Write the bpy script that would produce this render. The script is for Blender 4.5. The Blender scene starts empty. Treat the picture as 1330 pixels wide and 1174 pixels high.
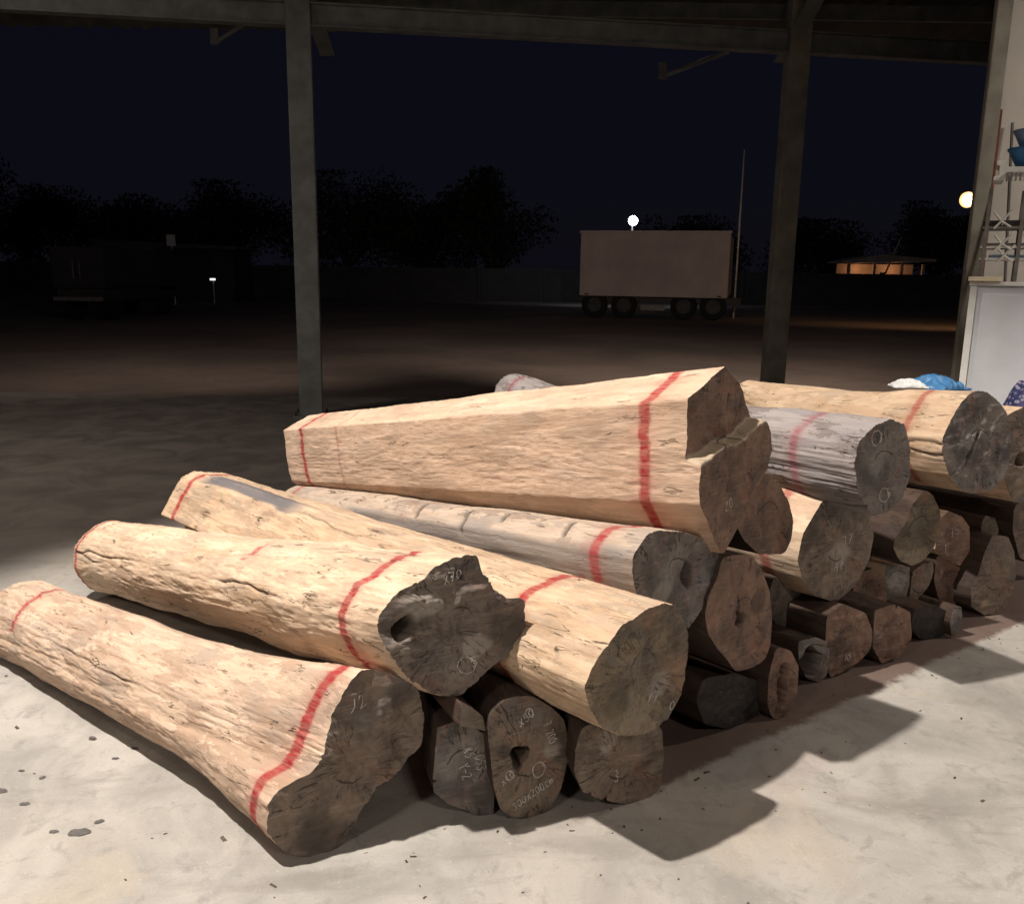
import bpy, bmesh, math, random
import numpy as np
from mathutils import Vector, Matrix
random.seed(7); RNG = np.random.default_rng(7)
R = math.radians
S = bpy.context.scene
COL = S.collection
# ---------------------------------------------------------------- camera
W0, H0, F0 = 1330.0, 1174.0, 1112.0
CAMZ = 1.6
CAMR = (Matrix.Rotation(R(90 - 11.8), 3, 'X') @ Matrix.Rotation(R(0.83), 3, 'Z'))
cam = bpy.data.cameras.new('camera'); camo = bpy.data.objects.new('camera', cam); COL.objects.link(camo)
camo.matrix_world = Matrix.Translation((0, 0, CAMZ)) @ CAMR.to_4x4()
cam.sensor_fit = 'HORIZONTAL'; cam.sensor_width = 36.0; cam.lens = 36.0 * F0 / W0
cam.clip_start = 0.05; cam.clip_end = 2000
S.camera = camo
S.view_settings.view_transform = 'Standard'; S.view_settings.look = 'None'
S.view_settings.exposure = 0.0; S.view_settings.gamma = 1.0; S.view_settings.use_curve_mapping = False
S.render.engine = 'CYCLES'
try:
    S.cycles.use_denoising = True
    S.cycles.max_bounces = 6
except Exception: pass
# ---------------------------------------------------------------- night sky, moon
MOON_EL, MOON_AZ = 32.0, 200.0
w = bpy.data.worlds.new('World'); S.world = w; w.use_nodes = True
nt = w.node_tree; nt.nodes.clear()
sky = nt.nodes.new('ShaderNodeTexSky'); sky.sky_type = 'NISHITA'; sky.sun_disc = False
sky.sun_elevation = R(MOON_EL); sky.sun_rotation = R(MOON_AZ); sky.air_density = 2.0; sky.dust_density = 0.3; sky.ozone_density = 6.0
bg = nt.nodes.new('ShaderNodeBackground'); bg.inputs[1].default_value = 0.0010
hz = nt.nodes.new('ShaderNodeMix'); hz.data_type = 'RGBA'; hz.inputs[0].default_value = .8; hz.inputs[7].default_value = (3.2, 3.1, 7.4, 1)   # even night haze over the whole sky
wo = nt.nodes.new('ShaderNodeOutputWorld'); nt.links.new(sky.outputs[0], hz.inputs[6]); nt.links.new(hz.outputs[2], bg.inputs[0]); nt.links.new(bg.outputs[0], wo.inputs[0])
sl = bpy.data.lights.new('moon', 'SUN'); sl.energy = 0.012; sl.angle = R(0.5); sl.color = (1, .93, .85)
so = bpy.data.objects.new('moon', sl); COL.objects.link(so)
_a = R(MOON_AZ); _e = R(MOON_EL)
so.rotation_euler = Vector((math.sin(_a) * math.cos(_e), math.cos(_a) * math.cos(_e), math.sin(_e))).to_track_quat('Z', 'Y').to_euler()
# lamp powers (each is built with its fitting further down)
KEY_POS, KEY_AIM, KEY_W, KEY_CONE, KEY_BLEND = (-2.9, 1.75, 7.0), (0.6, 2.75, 0.0), 4000.0, 59.0, 0.30
TUBE_W = 80.0

# ---------------------------------------------------------------- geometry of the place seen through pixels
def ray(px, py):
    return CAMR @ Vector(((px - W0 / 2) / F0, -(py - H0 / 2) / F0, -1.0))
CO = Vector((0, 0, CAMZ))
def Pz(px, py, z=0.0):
    d = ray(px, py); return CO + d * ((z - CAMZ) / d.z)
def PY(px, py, Y):
    d = ray(px, py); return CO + d * (Y / d.y)
def Pp(px, py, p, n):
    d = ray(px, py); return CO + d * ((p - CO).dot(n) / d.dot(n))

# ---------------------------------------------------------------- numpy noise
_perm = RNG.permutation(256).astype(np.int64); _perm = np.concatenate([_perm, _perm])
_g = RNG.normal(size=(256, 3)); _g /= np.linalg.norm(_g, axis=1)[:, None]
def noise3(x, y, z):
    x, y, z = np.broadcast_arrays(np.asarray(x, float), np.asarray(y, float), np.asarray(z, float))
    xi = np.floor(x).astype(np.int64); yi = np.floor(y).astype(np.int64); zi = np.floor(z).astype(np.int64)
    xf = x - xi; yf = y - yi; zf = z - zi
    u = xf**3 * (xf * (xf * 6 - 15) + 10); v = yf**3 * (yf * (yf * 6 - 15) + 10); ww = zf**3 * (zf * (zf * 6 - 15) + 10)
    out = 0
    for i in (0, 1):
        for j in (0, 1):
            for k in (0, 1):
                h = _perm[(_perm[(_perm[(xi + i) & 255] + yi + j) & 255] + zi + k) & 255]
                g = _g[h]
                out = out + (u if i else 1 - u) * (v if j else 1 - v) * (ww if k else 1 - ww) * (g[..., 0] * (xf - i) + g[..., 1] * (yf - j) + g[..., 2] * (zf - k))
    return out * 1.6
def fbm(x, y, z, o=3):
    a, s, t = 1.0, 0.0, 0.0
    for i in range(o):
        s = s + a * noise3(x * 2**i + 7.3 * i, y * 2**i, z * 2**i + 3.1 * i); t += a; a *= .5
    return s / t
def sstep(a, b, x):
    t = np.clip((np.asarray(x, float) - a) / (b - a), 0, 1); return t * t * (3 - 2 * t)

# ---------------------------------------------------------------- object helpers
def link(name, mesh, mat=None, parent=None):
    o = bpy.data.objects.new(name, mesh); COL.objects.link(o)
    if mat is not None:
        mesh.materials.clear(); mesh.materials.append(mat)
    if parent is not None: o.parent = parent
    return o
def empty(name, loc=(0, 0, 0), rz=0.0):
    o = bpy.data.objects.new(name, None); COL.objects.link(o); o.location = loc; o.rotation_euler = (0, 0, rz); return o
def tag(o, label=None, cat=None, group=None, kind=None):
    for k, v in (('label', label), ('category', cat), ('group', group), ('kind', kind)):
        if v: o[k] = v
    return o
class MB:
    def __init__(s): s.bm = bmesh.new()
    def box(s, x0, x1, y0, y1, z0, z1, rot=None, bev=0.0):
        m = Matrix.Translation(((x0 + x1) / 2, (y0 + y1) / 2, (z0 + z1) / 2))
        if rot is not None: m = m @ rot.to_4x4()
        m = m @ Matrix.Diagonal((abs(x1 - x0), abs(y1 - y0), abs(z1 - z0), 1))
        r = bmesh.ops.create_cube(s.bm, size=1.0, matrix=m)
        if bev > 0:
            es = list({e for v in r['verts'] for e in v.link_edges})
            bmesh.ops.bevel(s.bm, geom=es, offset=bev, segments=2, affect='EDGES', profile=.6)
        return s
    def tube(s, pts, rad, n=10, cap=True):
        pts = [Vector(p) for p in pts]
        rads = rad if isinstance(rad, (list, tuple)) else [rad] * len(pts)
        rings = []
        up = Vector((0, 0, 1))
        for i, p in enumerate(pts):
            t = (pts[min(i + 1, len(pts) - 1)] - pts[max(i - 1, 0)]).normalized()
            a = t.cross(up if abs(t.dot(up)) < .95 else Vector((1, 0, 0))).normalized(); b = t.cross(a)
            rings.append([s.bm.verts.new(p + (a * math.cos(2 * math.pi * k / n) + b * math.sin(2 * math.pi * k / n)) * rads[i]) for k in range(n)])
        for i in range(len(rings) - 1):
            for k in range(n):
                s.bm.faces.new((rings[i][k], rings[i][(k + 1) % n], rings[i + 1][(k + 1) % n], rings[i + 1][k]))
        if cap:
            s.bm.faces.new(rings[0]); s.bm.faces.new(rings[-1][::-1])
        return s
    def prism(s, poly, y0, y1, axis='Y'):
        def mk(p, h):
            return {'Y': (p[0], h, p[1]), 'X': (h, p[0], p[1]), 'Z': (p[0], p[1], h)}[axis]
        a = [s.bm.verts.new(mk(p, y0)) for p in poly]; b = [s.bm.verts.new(mk(p, y1)) for p in poly]
        s.bm.faces.new(a); s.bm.faces.new(b[::-1])
        for i in range(len(a)):
            j = (i + 1) % len(a); s.bm.faces.new((a[i], b[i], b[j], a[j]))
        return s
    def build(s, name, mat, parent=None, smooth=False):
        bmesh.ops.recalc_face_normals(s.bm, faces=s.bm.faces[:])
        me = bpy.data.meshes.new(name); s.bm.to_mesh(me); s.bm.free()
        if smooth: me.shade_smooth()
        return link(name, me, mat, parent)
def grid_mesh(name, V, Q, cols=None, smooth=True):
    me = bpy.data.meshes.new(name)
    V = np.asarray(V, np.float32); Q = np.asarray(Q, np.int32)
    me.vertices.add(len(V)); me.vertices.foreach_set('co', V.ravel())
    me.loops.add(Q.size); me.loops.foreach_set('vertex_index', Q.ravel())
    me.polygons.add(len(Q)); me.polygons.foreach_set('loop_start', np.arange(0, Q.size, Q.shape[1], dtype=np.int32))
    me.update(calc_edges=True); me.validate()
    if cols is not None:
        at = me.attributes.new('mask', 'FLOAT_COLOR', 'POINT')
        at.data.foreach_set('color', np.asarray(cols, np.float32).ravel())
    if smooth: me.shade_smooth()
    return me

# ---------------------------------------------------------------- materials
class NT:
    def __init__(s, name):
        s.m = bpy.data.materials.new(name); s.m.use_nodes = True; s.t = s.m.node_tree; s.t.nodes.clear()
        s.out = s.t.nodes.new('ShaderNodeOutputMaterial'); s.b = s.t.nodes.new('ShaderNodeBsdfPrincipled')
        s.t.links.new(s.b.outputs[0], s.out.inputs[0])
    def n(s, typ, **kw):
        nd = s.t.nodes.new('ShaderNode' + typ)
        for k, v in kw.items():
            if k.startswith('i_'):
                key = k[2:]; key = int(key) if key.isdigit() else key
                s.put(nd, key, v)
            else: setattr(nd, k, v)
        return nd
    def put(s, nd, key, v):
        if hasattr(v, 'is_output') or isinstance(v, bpy.types.NodeSocket): s.t.links.new(v, nd.inputs[key])
        else: nd.inputs[key].default_value = v
    def coord(s, scale=(1, 1, 1), which='Object', loc=(0, 0, 0), rot=(0, 0, 0)):
        c = s.n('TexCoord'); m = s.n('Mapping'); s.t.links.new(c.outputs[which], m.inputs[0])
        m.inputs['Scale'].default_value = scale; m.inputs['Location'].default_value = loc; m.inputs['Rotation'].default_value = rot
        return m.outputs[0]
    def noise(s, vec, scale, det=4, rough=.55, dist=0.0):
        nd = s.n('TexNoise', i_Scale=scale, i_Detail=det, i_Roughness=rough, i_Distortion=dist); s.t.links.new(vec, nd.inputs['Vector']); return nd.outputs[0]
    def ramp(s, fac, a, b, ca=0.0, cb=1.0):
        nd = s.n('MapRange', interpolation_type='SMOOTHSTEP'); s.put(nd, 0, fac); s.put(nd, 1, a); s.put(nd, 2, b); s.put(nd, 3, ca); s.put(nd, 4, cb); return nd.outputs[0]
    def mix(s, fac, a, b, blend='MIX'):
        nd = s.n('Mix', data_type='RGBA', blend_type=blend)
        s.put(nd, 0, fac)
        for k, v in ((6, a), (7, b)):
            s.put(nd, k, v if not isinstance(v, tuple) else (v + (1,) if len(v) == 3 else v))
        return nd.outputs[2]
    def math(s, op, a, b=0.0):
        nd = s.n('Math', operation=op); s.put(nd, 0, a); s.put(nd, 1, b); return nd.outputs[0]
    def bump(s, h, st=.3, dist=.01, prev=None):
        nd = s.n('Bump', i_Strength=st, i_Distance=dist); s.put(nd, 'Height', h)
        if prev is not None: s.t.links.new(prev, nd.inputs['Normal'])
        return nd.outputs[0]
    def fin(s, col=None, rough=.8, normal=None, metal=0.0, spec=.3):
        if col is not None: s.put(s.b, 'Base Color', col if not isinstance(col, tuple) else col + (1,))
        s.put(s.b, 'Roughness', rough); s.put(s.b, 'Metallic', metal); s.put(s.b, 'Specular IOR Level', spec)
        if normal is not None: s.t.links.new(normal, s.b.inputs['Normal'])
        return s.m
def simple(name, col, rough=.6, metal=0.0, var=.25, scale=6.0, bump=.15):
    t = NT(name); c = t.coord()
    f = t.noise(c, scale, 5); g = t.noise(c, scale * 9, 4)
    dk = tuple(v * (1 - var) for v in col); lt = tuple(min(1, v * (1 + var * .6)) for v in col)
    k = t.mix(t.ramp(f, .3, .7), dk, lt); k = t.mix(t.ramp(g, .55, .75, 0, .4), k, dk)
    return t.fin(k, rough, t.bump(g, bump, .004), metal)
def emit(name, col, st):
    t = NT(name); t.b.inputs['Base Color'].default_value = (0.8, 0.8, 0.8, 1)
    t.b.inputs['Emission Color'].default_value = col + (1,); t.b.inputs['Emission Strength'].default_value = st
    return t.m

def side_wood(name, light, mid, dark, grey=(.22, .2, .19), greyamt=.25, seed=0.0, red=(.30, .016, .022), crackamt=1.0, flake=1.0):
    t = NT(name)
    at = t.n('Attribute', attribute_name='mask'); sep = t.n('SeparateColor'); t.t.links.new(at.outputs['Color'], sep.inputs[0])
    cs = t.coord((1.2, 9, 9), loc=(seed, seed * .7, 0)); cl = t.coord((2.0, 5, 5), loc=(seed, 0, seed)); cf = t.coord((14, 60, 60), loc=(0, seed, 0)); cc = t.coord((2.2, 20, 20), loc=(seed, 0, 0))
    blot = t.noise(cl, 1.3, 6, .6, .6); grain = t.noise(cs, 3.0, 6, .65, .4); fine = t.noise(cf, 1.6, 4, .6); br = t.noise(t.coord((1, 1, 1), loc=(seed * 3, 1, 2)), 3.2, 5, .6, .5)
    col = t.mix(t.ramp(grain, .32, .68), mid, light)
    col = t.mix(t.ramp(blot, .54, .72, 0, .65), col, dark)
    col = t.mix(t.ramp(br, .50, .66, 0, greyamt), col, grey)
    col = t.mix(t.ramp(fine, .56, .76, 0, .35), col, dark)
    fk = t.n('TexVoronoi', feature='F1', i_Scale=1.0); wv = t.n('VectorMath', operation='ADD'); nz = t.n('TexNoise', i_Scale=1.1, i_Detail=5.0, i_Roughness=.7); cv = t.coord((7, 17, 17), loc=(seed, 5, 3)); t.t.links.new(cv, nz.inputs['Vector'])
    vs = t.n('VectorMath', operation='SCALE'); vs.inputs['Scale'].default_value = 3.2; t.t.links.new(nz.outputs['Color'], vs.inputs[0]); t.t.links.new(cv, wv.inputs[0]); t.t.links.new(vs.outputs[0], wv.inputs[1]); t.t.links.new(wv.outputs[0], fk.inputs['Vector'])
    fs = t.n('SeparateColor'); t.t.links.new(fk.outputs['Color'], fs.inputs[0])
    col = t.mix(t.ramp(fs.outputs[0], .55, .8, 0, .42 * flake), col, light); col = t.mix(t.ramp(fs.outputs[1], .70, .85, 0, .5 * flake), col, dark); col = t.mix(t.ramp(fs.outputs[2], .78, .9, 0, .45 * flake), col, grey)
    col = t.mix(t.math('MULTIPLY', at.outputs['Alpha'], .38), col, t.mix(.5, dark, grey))
    # small adze pits and splinters
    vo = t.n('TexVoronoi', feature='F1', i_Scale=1.0, i_Randomness=1.0); pv = t.n('VectorMath', operation='ADD'); pn = t.n('TexNoise', i_Scale=2.2, i_Detail=4.0); pc = t.coord((7, 30, 30), loc=(seed, 2, 1)); t.t.links.new(pc, pn.inputs['Vector']); pm = t.n('VectorMath', operation='SCALE'); pm.inputs['Scale'].default_value = 1.6; t.t.links.new(pn.outputs['Color'], pm.inputs[0]); t.t.links.new(pc, pv.inputs[0]); t.t.links.new(pm.outputs[0], pv.inputs[1]); t.t.links.new(pv.outputs[0], vo.inputs['Vector'])
    sel = t.n('SeparateColor'); t.t.links.new(vo.outputs['Color'], sel.inputs[0])
    pit = t.math('MULTIPLY', t.ramp(vo.outputs['Distance'], .16, .26, 1, 0), t.ramp(sel.outputs[0], .80, .84))
    col = t.mix(t.math('MULTIPLY', pit, .55), col, tuple(v * .35 for v in dark))
    # hairline drying checks along the grain
    ck = t.noise(cc, 1.4, 3, .5, .8); d = t.math('ABSOLUTE', t.math('SUBTRACT', ck, .5))
    line = t.math('MULTIPLY', t.ramp(d, .004, .013, 1, 0), t.ramp(t.noise(cl, 2.6, 3), .50, .62, 0, .85 * crackamt))
    col = t.mix(line, col, (.045, .03, .022))
    # masks: R = spray paint, G = weathered grey, B = open cracks
    col = t.mix(t.math('MULTIPLY', sep.outputs[1], t.ramp(grain, .2, .5, .55, .95)), col, grey)
    pk = t.math('MULTIPLY', sep.outputs[0], t.ramp(fine, .30, .62, 1.0, .72))
    col = t.mix(t.math('MINIMUM', pk, 1.0), col, red)
    col = t.mix(sep.outputs[2], col, (.03, .02, .015))
    hgt = t.math('ADD', t.math('MULTIPLY', grain, .45), t.math('MULTIPLY', fine, .3)); hgt = t.math('ADD', hgt, t.math('MULTIPLY', fs.outputs[0], .22))
    hgt = t.math('SUBTRACT', hgt, t.math('MULTIPLY', line, .5)); hgt = t.math('SUBTRACT', hgt, t.math('MULTIPLY', pit, .35))
    return t.fin(col, .82, t.bump(t.noise(t.coord((22, 210, 210), loc=(0, seed, 0)), 1.0, 3, .6), .35, .003, t.bump(hgt, .6, .012)), spec=.2)

def end_wood(name, base, dark, pale, seed=0.0):
    t = NT(name)
    at = t.n('Attribute', attribute_name='mask'); sep = t.n('SeparateColor'); t.t.links.new(at.outputs['Color'], sep.inputs[0])
    c = t.coord((.3, 1, 1), loc=(seed, seed, 0)); c0 = t.coord((0.15, 1, 1))
    blot = t.noise(c, 5.5, 6, .6, .6); fine = t.noise(c, 46, 5, .65); big = t.noise(c, 2.6, 3)
    ln = t.n('VectorMath', operation='LENGTH'); t.t.links.new(c0, ln.inputs[0])
    rr = t.math('ADD', t.math('MULTIPLY', ln.outputs['Value'], 95.0), t.math('MULTIPLY', t.noise(c, 6, 3), 9.0))
    ring = t.math('MULTIPLY', t.math('ADD', t.math('SINE', rr), 1.0), .5)
    saw = t.noise(t.coord((1, 8, 70), loc=(0, seed, 0), rot=(seed, 0, 0)), 1.5, 3)
    col = t.mix(t.ramp(blot, .38, .60), dark, base); col = t.mix(t.ramp(t.noise(t.coord((.3, 1, 1), loc=(seed * 2, 3, seed)), 13, 6, .7, 1.2), .55, .68, 0, .6), col, dark)
    col = t.mix(t.ramp(big, .56, .70, 0, .45), col, pale)
    hu = t.noise(t.coord((.3, 1, 1), loc=(seed * 5, 7, seed)), 4.2, 5, .6, 1.0); hv = t.noise(t.coord((.3, 1, 1), loc=(3, seed * 4, 1)), 5.0, 5, .6, 1.0)
    col = t.mix(t.ramp(hu, .52, .66, 0, .55), col, (base[0] * 1.25, base[1] * .85, base[2] * .75)); col = t.mix(t.ramp(hv, .54, .66, 0, .6), col, (base[0] * .62, base[1] * .72, base[2] * .92)); col = t.mix(t.ramp(hu, .46, .34, 0, .45), col, (base[0] * 1.45, base[1] * 1.4, base[2] * 1.25))
    col = t.mix(t.math('MULTIPLY', ring, t.ramp(big, .3, .7, .28, .05)), col, dark)
    col = t.mix(t.ramp(fine, .50, .68, 0, .55), col, dark); col = t.mix(t.ramp(saw, .52, .75, 0, .35), col, pale)
    col = t.mix(t.ramp(t.noise(c, 110, 3), .66, .76, 0, .45), col, (.42, .36, .30))
    col = t.mix(t.math('MULTIPLY', sep.outputs[0], .8), col, tuple(v * .22 for v in base))
    col = t.mix(t.math('MULTIPLY', sep.outputs[1], .8), col, (.34, .30, .265)); col = t.mix(t.ramp(sep.outputs[1], .95, 1.2), col, (.40, .31, .22))
    sy = t.n('SeparateXYZ'); t.t.links.new(c0, sy.inputs[0]); an = t.math('ARCTAN2', sy.outputs[2], sy.outputs[1])
    cb = t.n('CombineXYZ'); t.put(cb, 0, t.math('MULTIPLY', t.math('SINE', an), 3.2)); t.put(cb, 1, t.math('MULTIPLY', t.math('COSINE', an), 3.2)); t.put(cb, 2, t.math('ADD', t.math('MULTIPLY', ln.outputs['Value'], 4.0), seed))
    rn = t.noise(cb.outputs[0], 2.0, 3, .5, .2); rad = t.math('MULTIPLY', t.ramp(t.math('ABSOLUTE', t.math('SUBTRACT', rn, .5)), .006, .016, 1, 0), t.ramp(t.noise(c, 7, 2), .46, .56))
    sh = t.math('SUBTRACT', t.math('ADD', ln.outputs['Value'], t.math('MULTIPLY', t.noise(c, 9, 3), .05)), .085); sk = t.math('MULTIPLY', t.ramp(t.math('ABSOLUTE', sh), .0012, .003, 1, 0), t.ramp(t.noise(t.coord((.3, 1, 1), loc=(9, seed, 2)), 8, 2), .52, .58))
    ckm = t.math('MAXIMUM', rad, sk); col = t.mix(t.math('MULTIPLY', ckm, .8), col, (.025, .019, .016))
    col = t.mix(sep.outputs[2], col, (.012, .009, .008))
    h = t.math('ADD', t.math('MULTIPLY', saw, .5), t.math('MULTIPLY', fine, .5)); h = t.math('SUBTRACT', h, t.math('MULTIPLY', ckm, .8))
    return t.fin(col, t.ramp(blot, .3, .7, .45, .8), t.bump(h, .6, .006), spec=.4)

def concrete():
    t = NT('concrete_floor'); c = t.coord(which='Object')
    b1 = t.noise(c, .55, 5, .6, .5); b2 = t.noise(c, 2.3, 6, .62, .8); b3 = t.noise(c, 11, 7, .7, .5); f = t.noise(c, 140, 3, .6)
    col = t.mix(t.ramp(b2, .32, .66), (.285, .27, .252), (.43, .405, .372))
    col = t.mix(t.ramp(b1, .46, .62, 0, .55), col, (.42, .38, .335))
    col = t.mix(t.ramp(b3, .52, .68, 0, .5), col, (.21, .197, .185))
    col = t.mix(t.ramp(t.noise(t.coord((.5, 2.2, 1), rot=(0, 0, .7)), 2.1, 5, .6, .6), .54, .68, 0, .6), col, (.235, .215, .195))
    col = t.mix(t.ramp(t.noise(t.coord(loc=(3, 9, 0)), 1.3, 4, .5, .7), .60, .70, 0, .30), col, (.45, .37, .28))
    col = t.mix(t.ramp(t.noise(t.coord(loc=(13, 5, 0)), 1.7, 4, .5, .7), .62, .72, 0, .14), col, (.42, .27, .23))
    col = t.mix(t.ramp(f, .56, .70, 0, .35), col, (.20, .19, .18)); col = t.mix(t.ramp(t.noise(c, 60, 4, .7), .60, .70, 0, .35), col, (.55, .53, .50))
    col = t.mix(t.ramp(t.noise(t.coord(loc=(5, 2, 0)), 26, 6, .75, .4), .55, .72, 0, .30), col, (.24, .225, .21))
    # oil drips
    vo = t.n('TexVoronoi', i_Scale=5.2); t.t.links.new(t.coord((1, 1, 1), loc=(.37, .2, 0)), vo.inputs['Vector'])
    sc = t.n('SeparateColor'); t.t.links.new(vo.outputs['Color'], sc.inputs[0])
    dr = t.math('MULTIPLY', t.ramp(t.math('ADD', vo.outputs['Distance'], t.math('MULTIPLY', b3, .05)), .10, .13, 1, 0), t.ramp(sc.outputs[0], .86, .88))
    col = t.mix(t.math('MULTIPLY', dr, .7), col, (.09, .082, .078))
    # floor colour turns darker deeper under the shed, starting behind the stack
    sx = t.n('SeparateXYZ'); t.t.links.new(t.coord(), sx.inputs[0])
    fardark = t.ramp(t.math('ADD', t.math('ADD', sx.outputs[1], t.math('MULTIPLY', sx.outputs[0], -.25)), t.math('MULTIPLY', b2, 1.2)), 4.9, 6.6)
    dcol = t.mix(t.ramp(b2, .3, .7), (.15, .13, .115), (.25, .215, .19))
    col = t.mix(t.math('MULTIPLY', fardark, .88), col, dcol)
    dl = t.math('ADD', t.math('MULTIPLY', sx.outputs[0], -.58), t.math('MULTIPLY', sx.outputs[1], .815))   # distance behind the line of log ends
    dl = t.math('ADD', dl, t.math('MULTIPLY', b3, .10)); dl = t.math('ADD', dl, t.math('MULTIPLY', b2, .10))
    redbrown = t.math('MULTIPLY', t.ramp(dl, 1.80, 1.84), t.ramp(sx.outputs[0], .0, .6)); redbrown = t.math('MULTIPLY', redbrown, t.ramp(dl, 3.6, 4.2, 1, 0))
    col = t.mix(t.math('MULTIPLY', redbrown, .82), col, (.105, .058, .045))  # red-brown band behind the line of log ends
    col = t.mix(1.0, col, (.93, .925, .92), 'MULTIPLY')
    h = t.math('ADD', t.math('MULTIPLY', b3, .6), t.math('MULTIPLY', f, .3))
    return t.fin(col, t.ramp(b2, .3, .7, .78, .95), t.bump(h, .10, .004), spec=.2)
def earth():
    t = NT('yard_earth'); c = t.coord()
    a = t.noise(c, .25, 6, .6, .5); b = t.noise(c, 3, 6, .65)
    col = t.mix(t.ramp(a, .35, .65), (.13, .105, .092), (.19, .15, .13)); col = t.mix(t.ramp(b, .5, .7, 0, .5), col, (.11, .09, .08))
    return t.fin(col, .95, t.bump(b, .5, .03), spec=.1)

M = {}
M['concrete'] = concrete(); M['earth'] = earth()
M['pale'] = side_wood('debarked_pale_wood', (.68, .52, .385), (.55, .392, .275), (.34, .225, .14), grey=(.27, .22, .185), greyamt=.14, seed=1.3, flake=.5)
M['pinkgrey'] = side_wood('debarked_pinkish_wood', (.62, .465, .355), (.50, .348, .252), (.30, .19, .125), grey=(.27, .22, .185), greyamt=.26, seed=4.1, flake=1.0)
M['hewn'] = side_wood('hewn_orange_wood', (.59, .44, .31), (.49, .335, .22), (.31, .205, .12), grey=(.13, .122, .13), greyamt=.12, seed=7.7, flake=.55)
M['square'] = side_wood('hewn_beam_wood', (.62, .452, .34), (.52, .358, .258), (.36, .24, .155), grey=(.28, .225, .185), greyamt=.2, seed=11.9, crackamt=.35, flake=.5)
M['ashgrey'] = side_wood('weathered_grey_wood', (.34, .30, .285), (.24, .205, .195), (.11, .09, .085), grey=(.28, .26, .27), greyamt=.5, seed=15.2, red=(.26, .05, .075), crackamt=1.4)
M['greypink'] = side_wood('grey_pink_wood', (.47, .375, .30), (.37, .28, .215), (.2, .14, .105), grey=(.24, .21, .19), greyamt=.45, seed=19.4)
M['gapdark'] = side_wood('gap_shaded_wood_side', (.085, .056, .042), (.058, .036, .028), (.03, .021, .018), grey=(.05, .043, .04), greyamt=.4, seed=23.0)  # dark brown sides, deepened to carry the shade of the gaps
M['end_brown'] = end_wood('sawn_end_brown', (0.205, 0.156, 0.123), (0.087, 0.065, 0.053), (0.342, 0.294, 0.257), 1.0)
M['end_red'] = end_wood('sawn_end_red', (0.221, 0.135, 0.102), (0.096, 0.059, 0.045), (0.323, 0.247, 0.204), 5.0)
M['end_grey'] = end_wood('sawn_end_grey', (0.189, 0.16, 0.148), (0.077, 0.067, 0.063), (0.342, 0.314, 0.294), 9.0)
M['end_dark'] = end_wood('broken_end_dark', (0.164, 0.131, 0.111), (0.065, 0.051, 0.043), (0.323, 0.28, 0.247), 13.0)
M['end_black'] = end_wood('shade_black_end', (.035, .03, .03), (.018, .016, .017), (.06, .055, .05), 21.0)  # near-black end colour standing for deep shade between logs
M['end_olive'] = end_wood('hewn_end_olive', (0.246, 0.193, 0.131), (0.105, 0.077, 0.056), (0.361, 0.309, 0.247), 17.0)
M['chalk'] = simple('chalk', (.50, .48, .46), .95, var=.3, scale=60)
M['steel'] = simple('grey_painted_steel', (.20, .207, .205), .55, .0, .25, 5)
M['steel_olive'] = simple('olive_painted_steel', (.28, .255, .21), .55, .0, .3, 4)
M['roofsheet'] = simple('dull_roof_sheet', (.10, .095, .09), .7, .0, .3, 2)
M['wallpanel'] = simple('cream_wall_panel', (.62, .58, .52), .6, 0, .12, 1.5)
M['cab'] = simple('pale_grey_enamel', (.52, .53, .56), .45, 0, .10, 3)
M['cabtrim'] = simple('cabinet_trim', (.66, .65, .62), .5, 0, .12, 5)
M['board'] = simple('raw_board', (.60, .50, .36), .7, 0, .2, 8)
M['white'] = simple('white_coated_steel', (.78, .77, .74), .45, 0, .08, 6)
M['blue'] = simple('blue_plastic', (.06, .20, .42), .4, 0, .3, 12)
M['bluepale'] = simple('pale_blue_plastic', (.25, .36, .52), .4, 0, .3, 12)
M['film'] = simple('white_film', (.66, .67, .66), .4, 0, .15, 10)
M['rod_red'] = simple('red_oxide_rod', (.26, .09, .06), .6, 0, .3, 12)
M['rod_grey'] = simple('grey_rod', (.22, .2, .19), .5, .3, .3, 12)
M['dark'] = simple('dark_steel', (.05, .047, .045), .55, 0, .3, 8)
M['rubber'] = simple('tyre_rubber', (.02, .02, .02), .85, 0, .3, 20)
M['twine'] = simple('white_twine', (.70, .68, .62), .9, 0, .2, 30)
M['container'] = simple('dusty_pink_container', (.60, .48, .44), .65, 0, .15, .8)
M['containerdoor'] = simple('container_door', (.15, .10, .09), .65, 0, .25, 1.2)
M['truckbox'] = simple('dull_truck_body', (.045, .043, .045), .6, 0, .25, 1.0)
M['bark'] = simple('tree_bark', (.09, .07, .055), .95, 0, .4, 8, .5)
M['leaf'] = simple('night_leaf', (.035, .05, .022), .7, 0, .5, 1.2)
M['hut'] = simple('plastered_hut', (.42, .36, .30), .8, 0, .2, 1.5)
M['galv'] = simple('galvanised_pole', (.40, .38, .36), .45, .4, .2, 6)
M['lamp_white'] = emit('white_lamp_glass', (.82, .9, 1.0), 30.0)
M['lamp_orange'] = emit('orange_lamp_glass', (1.0, .52, .20), 1.9)
M['lamp_tube'] = emit('tube_glass', (1.0, .95, .86), 5.0)
M['lamp_flood'] = emit('floodlight_glass', (1.0, .9, .75), 12.0)
def sack_mat():
    t = NT('printed_sack_cloth'); c = t.coord((1, 1, 1))
    ch = t.n('TexVoronoi', i_Scale=34.0); t.t.links.new(c, ch.inputs['Vector'])
    col = t.mix(t.ramp(ch.outputs['Distance'], .25, .45), (.22, .21, .27), (.02, .025, .085)); col = t.mix(t.ramp(t.noise(c, 9, 4), .45, .6), col, (.05, .04, .11))
    return t.fin(col, .7, t.bump(t.noise(c, 40), .5, .01))
M['sack'] = sack_mat()

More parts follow.
